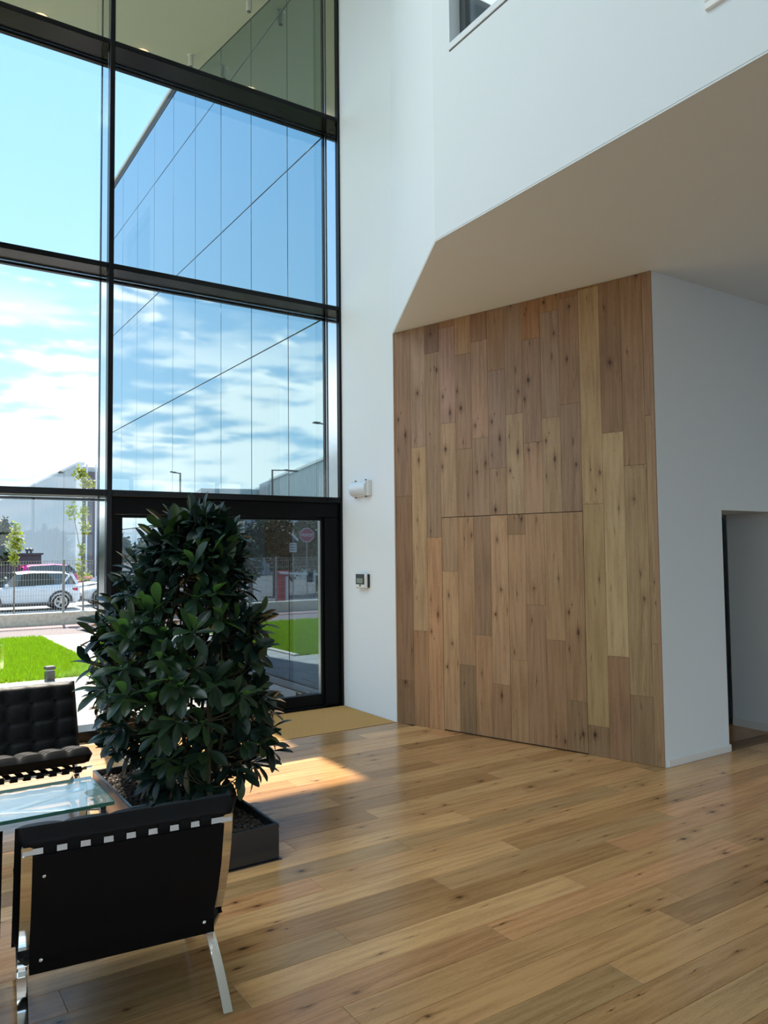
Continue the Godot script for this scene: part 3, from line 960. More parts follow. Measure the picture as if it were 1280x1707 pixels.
func wing_and_canopy() -> void:
	var w := thing("glass_wing", "mirror glass building wing standing at a right angle to the glass front", "building", V(XW, 0, -8.13))
	# local: x into the wing, z negative along the facade
	obj(bx(V(0.035, 0, -10.9), V(4.9, 10.62, 0.0)), M.facade_joint, "core", w)
	obj(bx(V(-0.012, 0.0, -10.9), V(0.034, 0.085, 0.0), 0.003), M.plinth, "plinth", w)
	obj(bx(V(-0.03, 10.76, -10.92), V(4.9, 10.83, -4.9), 0.006), M.coping, "coping", w)
	obj(bx(V(0.0, 10.62, -10.9), V(4.9, 10.76, 0.0)), M.facade_joint, "parapet", w)
	obj(bx(V(0.0, 10.76, -4.9), V(4.9, 10.86, 0.0)), M.facade_joint, "roof_slab", w)
	var zs := [0.0]
	for k in 9: zs.append(-1.09 - 1.221 * k)
	var ys := [0.1, 2.35, 4.685, 7.005, 9.36, 10.60]
	var r := RandomNumberGenerator.new()
	r.seed = 12
	for c in zs.size() - 1:
		for k in ys.size() - 1:
			var m := MB.new()
			var cz: float = (zs[c] + zs[c + 1]) / 2.0
			var cy: float = (ys[k] + ys[k + 1]) / 2.0
			var tilt := Basis(Vector3.UP, r.randf_range(-0.0012, 0.0012)) * Basis(Vector3.BACK, r.randf_range(-0.0012, 0.0012))
			m.obox(Transform3D(tilt, V(0.012, cy, cz)), V(0.024, ys[k + 1] - ys[k] - 0.016, zs[c] - zs[c + 1] - 0.016), 0.002)
			obj(m, M.facade_dimmed_glass if k == 0 else M.facade_glass, "glass_panel", w)
	# deep canopy: its underside rises outwards
	var cp := struct("ceiling_canopy", "pale underside of the deep canopy above the glass front")
	var m2 := MB.new()
	var xa := XL - 1.0
	var xb := XW - 0.01
	var P := [Vector2(-8.10, 9.44), Vector2(-12.95, 10.385), Vector2(-12.95, 10.88), Vector2(-8.10, 10.88)]
	for k in 4:
		var a: Vector2 = P[k]
		var b: Vector2 = P[(k + 1) % 4]
		m2.quad(V(xa, a.y, a.x), V(xa, b.y, b.x), V(xb, b.y, b.x), V(xb, a.y, a.x))
	m2.quad(V(xa, P[3].y, P[3].x), V(xa, P[2].y, P[2].x), V(xa, P[1].y, P[1].x), V(xa, P[0].y, P[0].x))
	m2.quad(V(xb, P[0].y, P[0].x), V(xb, P[1].y, P[1].x), V(xb, P[2].y, P[2].x), V(xb, P[3].y, P[3].x))
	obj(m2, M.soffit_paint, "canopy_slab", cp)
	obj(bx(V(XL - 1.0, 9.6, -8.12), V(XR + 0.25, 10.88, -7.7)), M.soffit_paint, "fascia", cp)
	# lamps under the canopy
	for k in 2:
		var at: Vector3 = [V(4.30, 9.793, -9.927), V(4.25, 10.252, -12.272)][k]
		var l := thing("pendant_lamp", ["white cylinder lamp under the canopy at the top edge of the picture", "white cylinder lamp under the canopy just above the upper transom"][k], "lamp", at, 0.0, "cylinder lamps under the canopy")
		var b := MB.new()
		b.lathe(Transform3D(), [Vector2(0.0, -0.20), Vector2(0.042, -0.20), Vector2(0.042, 0.0), Vector2(0.0, 0.0)], 20)
		obj(b, M.fitting_white, "body", l)
		var p := MB.new()
		p.lathe(Transform3D(Basis(Vector3.RIGHT, atan(0.195)), V(0, -0.006, 0)), [Vector2(0, 0.0), Vector2(0.065, 0.0), Vector2(0.065, 0.012), Vector2(0, 0.012)], 20)
		obj(p, M.fitting_white, "ceiling_plate", l)
		var n := MB.new()
		n.lathe(Transform3D(), [Vector2(0.0, -0.198), Vector2(0.034, -0.198), Vector2(0.034, -0.202), Vector2(0, -0.202)], 20)
		obj(n, M.lamp_grey, "lens", l)
	for k in 2:
		var at: Vector3 = [V(1.97, 10.338, -12.70), V(3.57, 10.338, -12.70)][k]
		var l := thing("downlight", ["round warm downlight in the canopy above the left bay", "round warm downlight in the canopy above the door bay"][k], "lamp", at, 0.0, "round downlights in the canopy")
		var tl := Transform3D(Basis(Vector3.RIGHT, atan(0.195)), Vector3.ZERO)
		var b := MB.new()
		b.lathe(tl, [Vector2(0.085, -0.012), Vector2(0.095, -0.012), Vector2(0.095, 0.004), Vector2(0.085, 0.004)], 24)
		obj(b, M.fitting_white, "ring", l)
		var g := MB.new()
		g.lathe(tl, [Vector2(0.0, -0.008), Vector2(0.085, -0.008), Vector2(0.085, -0.002), Vector2(0.0, -0.002)], 24)
		obj(g, M.warm_glow, "lens", l)
		var o := OmniLight3D.new()
		o.name = "downlight_glow"
		l.add_child(o)
		o.position = V(0, -0.05, 0.01)
		o.light_color = Color(1.0, 0.8, 0.55)
		o.light_energy = 0.004
		o.light_size = 0.06
		o.omni_range = 30.0
		o.omni_attenuation = 2.0
		o.shadow_enabled = true

func fence_and_wall() -> void:
	sobj(bx(V(-30, -0.42, -21.5), V(30, 0.31, -21.22), 0.008), M.concrete, "wall_garden", "low concrete wall at the far side of the road")
	var f := thing("mesh_fence", "grey welded wire fence standing on the low concrete wall", "fence", V(0, 0.31, -21.36))
	var x := -13.48
	var posts := []
	while x < 12.5:
		posts.append(x)
		x += 2.5
	for k in posts.size():
		var px: float = posts[k]
		obj(bx(V(px - 0.025, 0, -0.02), V(px + 0.025, 1.36, 0.02), 0.004), M.fence_post, "post", f)
		if k == posts.size() - 1: break
		var m := MB.new()
		var w: float = px + 0.03
		while w < px + 2.47:
			m.box(V(w - 0.0035, 0.03, 0.014), V(w + 0.0035, 1.34, 0.020))
			w += 0.0625
		for h in [0.05, 0.25, 0.45, 0.65, 0.85, 1.05, 1.25, 1.33]:
			m.box(V(px + 0.02, h - 0.004, 0.020), V(px + 2.48, h + 0.004, 0.027))
		obj(m, M.fence_wire, "mesh_panel", f)

func far_buildings() -> void:
	# clad hall across the car park: a long pale side and a dark end with white fins
	var b := thing("clad_hall", "large pale corrugated hall with a dark finned end beyond the car park", "building", V(13.25, -0.42, -65.0))
	obj(bx(V(0.15, 0, -55), V(17, 9.4, -0.25)), M.cladding, "core", b)
	var m := MB.new()
	for k in 110:
		m.box(V(0.0, 0.0, -0.5 - k * 0.5 - 0.38), V(0.16, 9.55, -0.5 - k * 0.5))
	obj(m, M.cladding, "cladding", b)
	obj(bx(V(-0.02, 9.55, -55), V(0.5, 9.75, 0.0)), M.cladding_edge, "roof_edge", b)
	obj(bx(V(-0.05, 0.0, -0.5), V(0.34, 9.75, 0.02)), M.cladding_edge, "corner_post", b)
	obj(bx(V(0.34, 0, -0.24), V(17, 9.0, -0.1)), M.slats_dark, "end_wall", b)
	for k in 8:
		obj(bx(V(0.62 + k * 0.72, 0.0, -0.1), V(0.72 + k * 0.72, 9.6, 0.12)), M.fin, "fin", b)
	for k in 3:
		obj(bx(V(0.35, 2.2 + k * 2.3, -0.1), V(9, 2.25 + k * 2.3, -0.06)), M.grey_metal, "slat_joint", b)
	# low dark shed with roof fans
	var s := thing("low_shed", "low dark shed in front of the pale corrugated hall", "building", V(8.14, -0.42, -50.0))
	obj(bx(V(-9, 0, -5), V(0, 2.25, 0)), M.dark_shed, "body", s)
	obj(bx(V(-9.1, 2.25, -5.1), V(0.1, 2.36, 0.1)), M.dark_shed, "roof", s)
	for k in 3:
		var at: Vector3 = [V(7.05, 1.94, -51.0), V(7.50, 1.94, -51.0), V(7.72, 1.94, -51.0)][k]
		var fan := thing("roof_fan", ["grey round roof fan set apart from two others on the dark shed", "grey round roof fan between two others on the dark shed", "grey round roof fan next to the edge of the dark shed"][k], "fan", at, 0.0, "fans on the dark shed")
		var p := MB.new()
		p.lathe(Transform3D(), [Vector2(0.07, 0), Vector2(0.07, 0.12), Vector2(0.13, 0.14), Vector2(0.13, 0.26), Vector2(0.05, 0.32), Vector2(0, 0.32)], 14)
		obj(p, M.grey_metal, "hood", fan)
	# ribbed hall that shows only in the mirror facade
	var h := thing("ribbed_hall", "grey ribbed hall reflected in the mirror facade", "building", V(-23.0, -0.42, -69.0), atan2(4.3, 19.0))
	obj(bx(V(-20, 0, -12), V(-0.1, 9.2, 34)), M.cladding, "core", h)
	m = MB.new()
	for k in 68:
		m.box(V(-0.12, 0, 0.0 + k * 0.5), V(0.04, 9.3, 0.3 + k * 0.5))
	obj(m, M.cladding, "cladding", h)
	obj(bx(V(-0.3, 9.3, -0.1), V(0.08, 9.5, 34)), M.cladding_edge, "roof_edge", h)
	for k in 7:
		obj(bx(V(-0.1, 0, -0.6 - k * 0.7), V(0.1, 9.4, -0.45 - k * 0.7)), M.fin, "fin", h)
	obj(bx(V(-0.2, 0, -5.5), V(0.0, 9.0, -0.2)), M.slats_dark, "dark_bay", h)
	obj(bx(V(-12, 0, -12), V(6.0, 8.9, -5.6)), M.cladding, "rear_block", h)

func street_lamp(at: Vector3, h: float, arm: Vector3, label: String, rad := 0.075, paint: Material = M.lamp_grey) -> void:
	var l := thing("street_lamp", label, "lamp", at, 0.0, "street lamps")
	var p := MB.new()
	p.tube([V(0, 0, 0), V(0, h * 0.5, 0), V(0, h, 0)], [rad, rad * 0.8, rad * 0.6], 10)
	obj(p, paint, "pole", l)
	var a := MB.new()
	a.tube([V(0, h - 0.03, 0), arm * 0.6 + V(0, h, 0)], 0.03, 8)
	obj(a, M.lamp_grey, "arm", l)
	var hd := MB.new()
	var d := arm.normalized()
	hd.obox(Transform3D(Basis(d, Vector3.UP, d.cross(Vector3.UP)), arm * 0.8 + V(0, h + 0.01, 0)), V(arm.length() * 0.55, 0.08, 0.2), 0.03)
	obj(hd, M.lamp_grey, "head", l)

func street_things() -> void:
	street_lamp(V(-5.84, -0.42, -45.0), 7.1, V(0.5, 0, 0), "small street lamp reflected low in the middle of the mirror facade")
	street_lamp(V(-7.77, -0.42, -36.0), 6.5, V(-1.25, 0, 0), "street lamp with a long arm reflected in front of the ribbed hall")
	street_lamp(V(-7.55, -0.42, -30.0), 8.0, V(0.65, 0, 0), "tallest reflected street lamp next to the glass frame by the white wall")
	street_lamp(V(5.62, -0.42, -30.0), 5.3, V(0.0, 0.0, -0.6), "thin grey lamp post behind the wire fence in front of the pale hall", 0.026, M.fence_post)
	# stop sign and a plate, both seen the wrong way round in the mirror
	var s := thing("stop_sign", "red eight-sided stop sign reflected in the glass door", "sign", V(-8.2, -0.42, -33.0), deg_to_rad(26))
	var m := MB.new()
	m.tube([V(0, 0, -0.02), V(0, 3.35, -0.02)], 0.03, 8)
	obj(m, M.fence_post, "pole", s)
	for k in 2:
		m = MB.new()
		var rad: float = [0.36, 0.33][k]
		var z0: float = [0.0, 0.006][k]
		var z1: float = [0.012, 0.016][k]
		var pts := []
		for q in 8: pts.append(V(cos(TAU * (q + 0.5) / 8.0) * rad, 3.06 + sin(TAU * (q + 0.5) / 8.0) * rad, 0))
		for q in 8:
			var a: Vector3 = pts[q]
			var b: Vector3 = pts[(q + 1) % 8]
			m.tri(V(0, 3.06, z1), a + V(0, 0, z1), b + V(0, 0, z1))
			m.tri(V(0, 3.06, z0), b + V(0, 0, z0), a + V(0, 0, z0))
			m.quad(a + V(0, 0, z0), b + V(0, 0, z0), b + V(0, 0, z1), a + V(0, 0, z1))
		obj(m, [M.sign_white, M.sign_red][k], ["border", "face"][k], s)
	var tm := TextMesh.new()
	tm.text = "STOP"
	var sf := SystemFont.new()
	sf.font_names = PackedStringArray(["Droid Sans"])
	sf.font_weight = 700
	tm.font = sf
	tm.font_size = 24
	tm.pixel_size = 0.0088
	tm.depth = 0.006
	tm.material = M.sign_white
	var tx := obj(tm, M.sign_white, "lettering", s)
	tx.position = V(0, 3.06, 0.02)
	var pl := thing("plate_sign", "small white plate sign on a pole reflected beside the stop sign", "sign", V(-7.46, -0.42, -33.0), deg_to_rad(26))
	m = MB.new()
	m.tube([V(0, 0, -0.02), V(0, 3.0, -0.02)], 0.025, 8)
	obj(m, M.fence_post, "pole", pl)
	obj(bx(V(-0.17, 2.24, 0), V(0.17, 2.68, 0.014), 0.004), M.sign_white, "plate", pl)
	for k in 3:
		obj(bx(V(-0.13, 2.33 + k * 0.12, 0.012), V(0.13, 2.37 + k * 0.12, 0.016)), M.lamp_grey, "line", pl)
	m = MB.new()
	m.obox(Transform3D(Basis(Vector3.BACK, 0.8), V(-0.1, 2.95, 0.01)), V(0.42, 0.1, 0.012))
	obj(m, M.sign_white, "arrow", pl)
	# gate barrier
	var g := thing("gate_barrier", "red barrier post with a white boom reflected in the glass door", "barrier", V(-3.98, -0.42, -27.0))
	obj(bx(V(-0.22, 0, -0.2), V(0.22, 1.42, 0.2), 0.02), M.barrier_red, "housing", g)
	obj(bx(V(-0.24, 1.42, -0.22), V(0.24, 1.5, 0.22), 0.02), M.barrier_red, "cap", g)
	obj(bx(V(-0.09, 0.1, 0.2), V(0.03, 1.3, 0.21)), M.sign_white, "stripe", g)
	m = MB.new()
	m.obox(Transform3D(Basis(Vector3.BACK, 0.055), V(-1.9, 1.32, 0.26)), V(4.4, 0.09, 0.05), 0.01)
	obj(m, M.sign_white, "boom", g)
	obj(bx(V(-1.2, 1.05, 0.235), V(-0.95, 1.5, 0.285), 0.01), M.dark_panel, "boom_plate", g)
	# bollard light in the lawn edge
	var b := thing("bollard_light", "short grey bollard lamp on the paving by the lawn", "lamp", V(2.06, 0, -11.86), 0.2)
	obj(bx(V(-0.055, 0, -0.055), V(0.055, 0.13, 0.055), 0.004), M.grey_metal, "post", b)
	obj(bx(V(-0.035, 0.13, -0.035), V(0.035, 0.155, 0.035)), M.head_lamp, "lens", b)
	obj(bx(V(-0.062, 0.155, -0.062), V(0.062, 0.2, 0.062), 0.004), M.grey_metal, "cap", b)
	# dry leaves blown against the glass door
	for k in 3:
		var lf := MB.new()
		var rows := []
		for q in 5:
			var w: float = [0.004, 0.03, 0.036, 0.024, 0.002][q]
			rows.append([V(-w, 0.02 * absf(q - 2.0), q * 0.025), V(0, 0.0, q * 0.025), V(w, 0.02 * absf(q - 2.0) + 0.01, q * 0.025)])
		lf.grid(rows)
		var o := obj(lf, M.trunk, "fallen_leaf")
		o.position = [V(4.16, 0.004, -8.90), V(4.45, 0.004, -8.52), V(4.36, 0.004, -8.66)][k]
		o.rotation.y = [0.4, 2.1, 1.2][k]
		tag(o, ["dry dark leaf on the paving, furthest from the door jamb", "dry dark leaf on the paving, nearest the mirror facade", "dry dark leaf on the paving between two others"][k], "leaf", "dry leaves outside the door")

func make_car(label: String, at: Vector3, turn: float, paint: Material, suv: bool, tall := 1.0, called := "parked_car") -> void:
	var c := thing(called, label, "car", at, turn, "parked cars")
	c.scale.y = tall
	var k := 1.0 if suv else 0.93
	var st := [[-2.10, 0.48, 0.78, 0.66], [-2.07, 0.34, 0.92, 0.78], [-1.92, 0.27, 1.02, 0.86], [-1.3, 0.24, 1.03, 0.90], [-0.4, 0.22, 1.01, 0.90], [0.6, 0.22, 0.98, 0.90], [1.2, 0.24, 0.93, 0.88], [1.75, 0.27, 0.85, 0.83], [2.02, 0.32, 0.74, 0.72], [2.10, 0.42, 0.62, 0.60]]
	var rows := []
	for s in st:
		var yb: float = s[1]; var yt: float = s[2] * k; var hw: float = s[3]
		var ring := [V(s[0], yb, 0), V(s[0], yb, hw * 0.86), V(s[0], yb + 0.08, hw * 0.97), V(s[0], lerpf(yb, yt, 0.5), hw), V(s[0], lerpf(yb, yt, 0.82), hw * 0.985), V(s[0], yt, hw * 0.93), V(s[0], yt + 0.015, hw * 0.6), V(s[0], yt + 0.02, 0)]
		var full := []
		for p in ring: full.append(p)
		for q in range(ring.size() - 2, 0, -1): full.append(ring[q] * V(1, 1, -1))
		rows.append(full)
	var m := MB.new()
	m.grid(rows, true, false, true)
	for e in [0, rows.size() - 1]:
		for q in rows[e].size():
			m.tri(V(st[e][0], 0.6, 0), rows[e][q], rows[e][(q + 1) % rows[e].size()])
	obj(m, paint, "body", c)
	# cabin: roof in body colour, glass sides
	var cab := [[-2.02, 1.0, 1.03, 0.76, 0.60], [-1.80, 1.01, 1.40, 0.80, 0.62], [-1.45, 1.01, 1.52, 0.83, 0.65], [-0.3, 1.0, 1.56, 0.84, 0.67], [0.30, 0.99, 1.51, 0.84, 0.65], [0.62, 0.97, 1.34, 0.83, 0.64], [1.12, 0.95, 0.98, 0.80, 0.62]]
	var roof := []
	for s in cab:
		var yr: float = s[2] * k
		roof.append([V(s[0], yr - 0.05, s[4] + 0.03), V(s[0], yr, s[4] - 0.05), V(s[0], yr + 0.02, 0), V(s[0], yr, -s[4] + 0.05), V(s[0], yr - 0.05, -s[4] - 0.03)])
	m = MB.new()
	m.grid(roof.slice(1, 5), false, false, false)
	obj(m, paint, "roof", c)
	for sd in [1.0, -1.0]:
		var g := []
		for s in cab:
			g.append([V(s[0], s[1] * k, s[3] * sd), V(s[0], s[2] * k - 0.04, (s[4] + 0.025) * sd)])
		m = MB.new()
		m.grid(g, false, false, sd < 0)
		obj(m, M.car_glass, "side_glass", c)
		for p in [[-1.35, -1.75, 0.10], [-0.32, -0.32, 0.05], [0.95, 0.40, 0.05], [-1.98, -1.72, 0.12]]:
			m = MB.new()
			m.bar([V(p[0], 1.0 * k, 0.845 * sd), V(p[1], 1.5 * k, 0.685 * sd)], V(1, 0, 0), p[2], 0.02)
			obj(m, paint if p[2] > 0.06 else M.car_trim, "pillar", c)
		obj(bx(V(-1.6, 0.2, sd * 0.87 - 0.02), V(1.6, 0.34, sd * 0.87 + 0.02), 0.01), M.car_trim, "sill", c)
		obj(bx(V(-1.98, 0.74, sd * 0.80 - 0.06), V(-1.72, 0.90, sd * 0.80 + 0.06), 0.03), M.tail_lamp, "tail_lamp", c)
		obj(bx(V(1.72, 0.62, sd * 0.72 - 0.10), V(2.0, 0.74, sd * 0.72 + 0.08), 0.03), M.head_lamp, "head_lamp", c)
		obj(bx(V(0.62, 0.98 * k, sd * 0.95 - 0.1), V(0.75, 1.1 * k, sd * 0.95 + 0.05), 0.03), paint, "mirror", c)
		for hx in [-0.75, 0.15]:
			obj(bx(V(hx, 0.80 * k, sd * 0.90 - 0.015), V(hx + 0.2, 0.83 * k, sd * 0.90 + 0.02), 0.006), paint, "door_handle", c)
		for wx in [-1.32, 1.30]:
			var arc := []
			for q in 13:
				var a := PI * q / 12.0
				arc.append(V(wx + 0.42 * cos(a), 0.33 + 0.42 * sin(a), sd * 0.875))
			m = MB.new()
			m.bar(arc, V(0, 0, 1), 0.09, 0.09)
			obj(m, M.car_trim, "arch", c)
			var wh := obj(wheel_mesh(sd), M.tyre, "wheel", c)
			wh.position = V(wx, 0.33, sd * 0.80)
			var rim := obj(rim_mesh(sd), M.alloy, "rim", wh)
			rim.position = V(0, 0, sd * 0.0)
	obj(bx(V(-2.13, 0.30, -0.74), V(-2.0, 0.50, 0.74), 0.04), M.car_trim, "rear_bumper", c)
	obj(bx(V(1.98, 0.30, -0.6), V(2.12, 0.46, 0.6), 0.03), M.car_trim, "front_bumper", c)
	# rear and front screens
	m = MB.new()
	m.quad(V(-2.03, 1.03 * k, 0.70), V(-2.03, 1.03 * k, -0.70), V(-1.81, 1.38 * k, -0.60), V(-1.81, 1.38 * k, 0.60))
	obj(m, M.car_glass, "rear_window", c)
	m = MB.new()
	m.quad(V(1.10, 0.98 * k, -0.72), V(1.10, 0.98 * k, 0.72), V(0.40, 1.47 * k, 0.62), V(0.40, 1.47 * k, -0.62))
	obj(m, M.car_glass, "windscreen", c)

var cache := {}
func wheel_mesh(sd: float) -> ArrayMesh:
	if not cache.has("w"):
		var m := MB.new()
		m.lathe(Transform3D(Basis(Vector3.RIGHT, PI / 2.0), Vector3.ZERO), [Vector2(0.0, -0.10), Vector2(0.24, -0.10), Vector2(0.31, -0.11), Vector2(0.33, -0.08), Vector2(0.33, 0.08), Vector2(0.31, 0.11), Vector2(0.24, 0.10), Vector2(0.23, 0.06), Vector2(0, 0.06)], 28)
		cache["w"] = m.mesh(M.tyre)
	return cache["w"]

func rim_mesh(sd: float) -> ArrayMesh:
	var key := "r%d" % int(sd)
	if not cache.has(key):
		var m := MB.new()
		m.lathe(Transform3D(Basis(Vector3.RIGHT, PI / 2.0), Vector3.ZERO), [Vector2(0.205, 0.104), Vector2(0.24, 0.112), Vector2(0.242, -0.112), Vector2(0.205, -0.104)], 28)
		for k in 5:
			var a := TAU * k / 5.0 + 0.3
			for q in [-0.16, 0.16]:
				m.obox(Transform3D(Basis(Vector3.BACK, a + q), V(cos(a + q), sin(a + q), 0) * 0.125 + V(0, 0, sd * 0.10)), V(0.21, 0.03, 0.03), 0.006)
		m.lathe(Transform3D(Basis(Vector3.RIGHT, PI / 2.0 * sd), V(0, 0, sd * 0.1)), [Vector2(0.0, 0.02), Vector2(0.04, 0.02), Vector2(0.05, 0.0), Vector2(0.05, -0.02)], 14)
		cache[key] = m.mesh(M.alloy)
	return cache[key]

func cars() -> void:
	make_car("pale sport utility car with its tail towards the glass wing, behind the wire fence", V(4.82, -0.42, -34.0), PI, M.car_white, true)
	make_car("white car whose nose points at the tail of the pale sport utility car", V(9.35, -0.42, -35.2), PI, M.car_white, false)
	make_car("silver car in the second row behind the white car's nose", V(10.0, -0.42, -40.0), PI, M.car_silver, false)
	make_car("magenta car in the back row showing only its roof", V(8.1, -0.42, -44.5), 0.0, M.car_magenta, true, 1.12)
	make_car("silver car parked in the second row behind the pale sport utility car", V(5.6, -0.42, -40.5), PI, M.car_silver, false)

func crown(parent: Node3D, blobs: Array, count: int, size: float, cols: Array, m: Material, r: RandomNumberGenerator, called := "foliage") -> void:
	var key := "leaf%s%s" % [size, m.resource_name]
	if not cache.has(key):
		var lf := MB.new()
		lf.grid([[V(0, 0, 0), V(0, 0, 0)], [V(-0.28, 0.04, 0.35), V(0.28, 0.04, 0.35)], [V(-0.3, 0.02, 0.65), V(0.3, 0.02, 0.65)], [V(0, -0.06, 1), V(0, -0.06, 1)]])
		cache[key] = lf.mesh(m)
	var mm := MultiMesh.new()
	mm.transform_format = MultiMesh.TRANSFORM_3D
	mm.use_colors = true
	mm.mesh = cache[key]
	mm.instance_count = count
	for k in count:
		var b: Array = blobs[r.randi_range(0, blobs.size() - 1)]
		var d := V(r.randfn(), r.randfn(), r.randfn()).normalized()
		var p: Vector3 = b[0] + d * b[1] * pow(r.randf(), 0.45)
		var bs := Basis(V(r.randfn(), r.randfn(), r.randfn()).normalized(), r.randf() * TAU).scaled(Vector3.ONE * size * r.randf_range(0.7, 1.3))
		mm.set_instance_transform(k, Transform3D(bs, p))
		var c: Color = cols[r.randi_range(0, cols.size() - 1)]
		var q := r.randf_range(0.8, 1.2)
		mm.set_instance_color(k, Color(c.r * q, c.g * q, c.b * q))
	var g := MultiMeshInstance3D.new()
	g.name = called
	g.multimesh = mm
	parent.add_child(g, true)
	g.set_meta("kind", "stuff")

func trees() -> void:
	var r := RandomNumberGenerator.new()
	r.seed = 19
	var young := [Color(0.42, 0.46, 0.03), Color(0.34, 0.40, 0.03), Color(0.50, 0.52, 0.05)]
	var old := [Color(0.028, 0.05, 0.014), Color(0.045, 0.075, 0.018), Color(0.02, 0.036, 0.012)]
	# staked sapling by the fence
	var t := thing("sapling", "young yellow-green sapling standing in front of the dark finned hall end", "tree", V(4.76, -0.42, -22.5), 0.0, "young trees by the fence")
	var m := MB.new()
	m.tube([V(0, 0, 0), V(-0.02, 1.6, 0), V(-0.03, 3.0, 0), V(-0.06, 4.4, 0)], [0.028, 0.022, 0.016, 0.006], 8)
	obj(m, M.trunk, "trunk", t)
	m = MB.new()
	m.tube([V(-0.02, 1.9, 0), V(-0.2, 2.9, 0), V(-0.34, 3.6, 0)], [0.012, 0.009, 0.004], 6)
	m.tube([V(-0.03, 2.4, 0), V(0.04, 3.3, 0.1)], [0.01, 0.004], 6)
	obj(m, M.trunk, "branch", t)
	crown(t, [[V(-0.02, 4.3, 0), V(0.16, 0.24, 0.16)], [V(-0.14, 4.5, 0), V(0.14, 0.2, 0.14)], [V(0.12, 4.2, 0), V(0.18, 0.14, 0.15)], [V(-0.34, 3.45, 0), V(0.15, 0.32, 0.15)], [V(0.0, 3.35, 0), V(0.13, 0.3, 0.15)], [V(0.02, 2.95, 0), V(0.16, 0.22, 0.15)], [V(-0.08, 1.9, 0), V(0.13, 0.3, 0.14)], [V(0.0, 1.62, 0), V(0.2, 0.2, 0.2)], [V(-0.05, 2.35, 0), V(0.07, 0.22, 0.1)]], 900, 0.085, young, M.young_leaf, r)
	t = thing("sapling", "young yellow-green sapling in front of the large dark tree", "tree", V(3.47, -0.42, -26.0), 0.0, "young trees by the fence")
	m = MB.new()
	m.tube([V(0, 0, 0), V(0, 1.9, 0), V(0.0, 3.2, 0)], [0.03, 0.02, 0.006], 8)
	obj(m, M.trunk, "trunk", t)
	crown(t, [[V(0.0, 2.95, 0), V(0.18, 0.35, 0.18)], [V(-0.06, 2.55, 0), V(0.22, 0.35, 0.2)], [V(0.06, 2.6, 0), V(0.2, 0.3, 0.2)], [V(-0.02, 2.1, 0), V(0.13, 0.25, 0.13)]], 700, 0.09, young, M.young_leaf, r)
	# larger dark trees
	var big := [[V(4.3, -0.42, -46), 1.9, 5.0, "large dark green tree beyond the car park beside the pale hall"],
		[V(-5.2, -0.42, -33), 1.7, 4.2, "dark tree reflected in the glass door left of the plate sign"],
		[V(-8.4, -0.42, -36.5), 2.0, 4.6, "dark tree reflected behind the plate sign"],
		[V(-11.5, -0.42, -38), 2.1, 4.8, "dark tree reflected behind the stop sign"],
		[V(-2.2, -0.42, -35), 1.7, 4.0, "dark tree reflected in the door leaf behind the shrub"],
		[V(0.8, -0.42, -38), 1.8, 4.2, "dark tree reflected nearest the end of the mirror wing"]]
	for b in big:
		t = thing("leafy_tree", b[3], "tree", b[0], 0.0, "dark trees beyond the fence")
		var H: float = b[2]
		var R: float = b[1]
		m = MB.new()
		m.tube([V(0, 0, 0), V(0.05, H * 0.4, 0.03), V(0, H * 0.75, 0)], [0.14, 0.10, 0.04], 8)
		obj(m, M.trunk, "trunk", t)
		var bl := []
		for k in 12:
			var d := V(r.randfn(), r.randfn() * 0.6, r.randfn()).normalized()
			bl.append([V(0, H * 0.58, 0) + d * V(R * 0.65, H * 0.26, R * 0.65), V(1, 0.8, 1) * R * r.randf_range(0.35, 0.5)])
		crown(t, bl, 8000, 0.22, old, M.old_leaf, r)

# ------------------------------------------------------------------ furniture
# a tufted leather cushion: w along x, d along y, thickness t along z; squares nx by ny on the +z side
func cushion(w: float, d: float, t: float, nx: int, ny: int, puff: float) -> MB:
	var m := MB.new()
	var sub := 6
	var NX := nx * sub
	var NY := ny * sub
	var front := []
	var back := []
	for b in NY + 1:
		var rf := []
		var rb := []
		for a in NX + 1:
			var u := float(a) / NX
			var v := float(b) / NY
			var fu := absf(sin(PI * u * nx))
			var fv := absf(sin(PI * v * ny))
			var ed := minf(minf(u, 1.0 - u) * w, minf(v, 1.0 - v) * d)
			var rnd := 1.0 - pow(clampf(1.0 - ed / (t * 0.42), 0.0, 1.0), 2.0)
			var side := sqrt(clampf(rnd, 0.0, 1.0))
			var bump := puff * pow(fu * fv, 0.42)
			rf.append(V((u - 0.5) * w, (v - 0.5) * d, (t / 2.0 - puff) * side + bump * side))
			rb.append(V((u - 0.5) * w, (v - 0.5) * d, -(t / 2.0) * side))
		front.append(rf)
		back.append(rb)
	m.grid(front)
	m.grid(back, false, false, true)
	return m

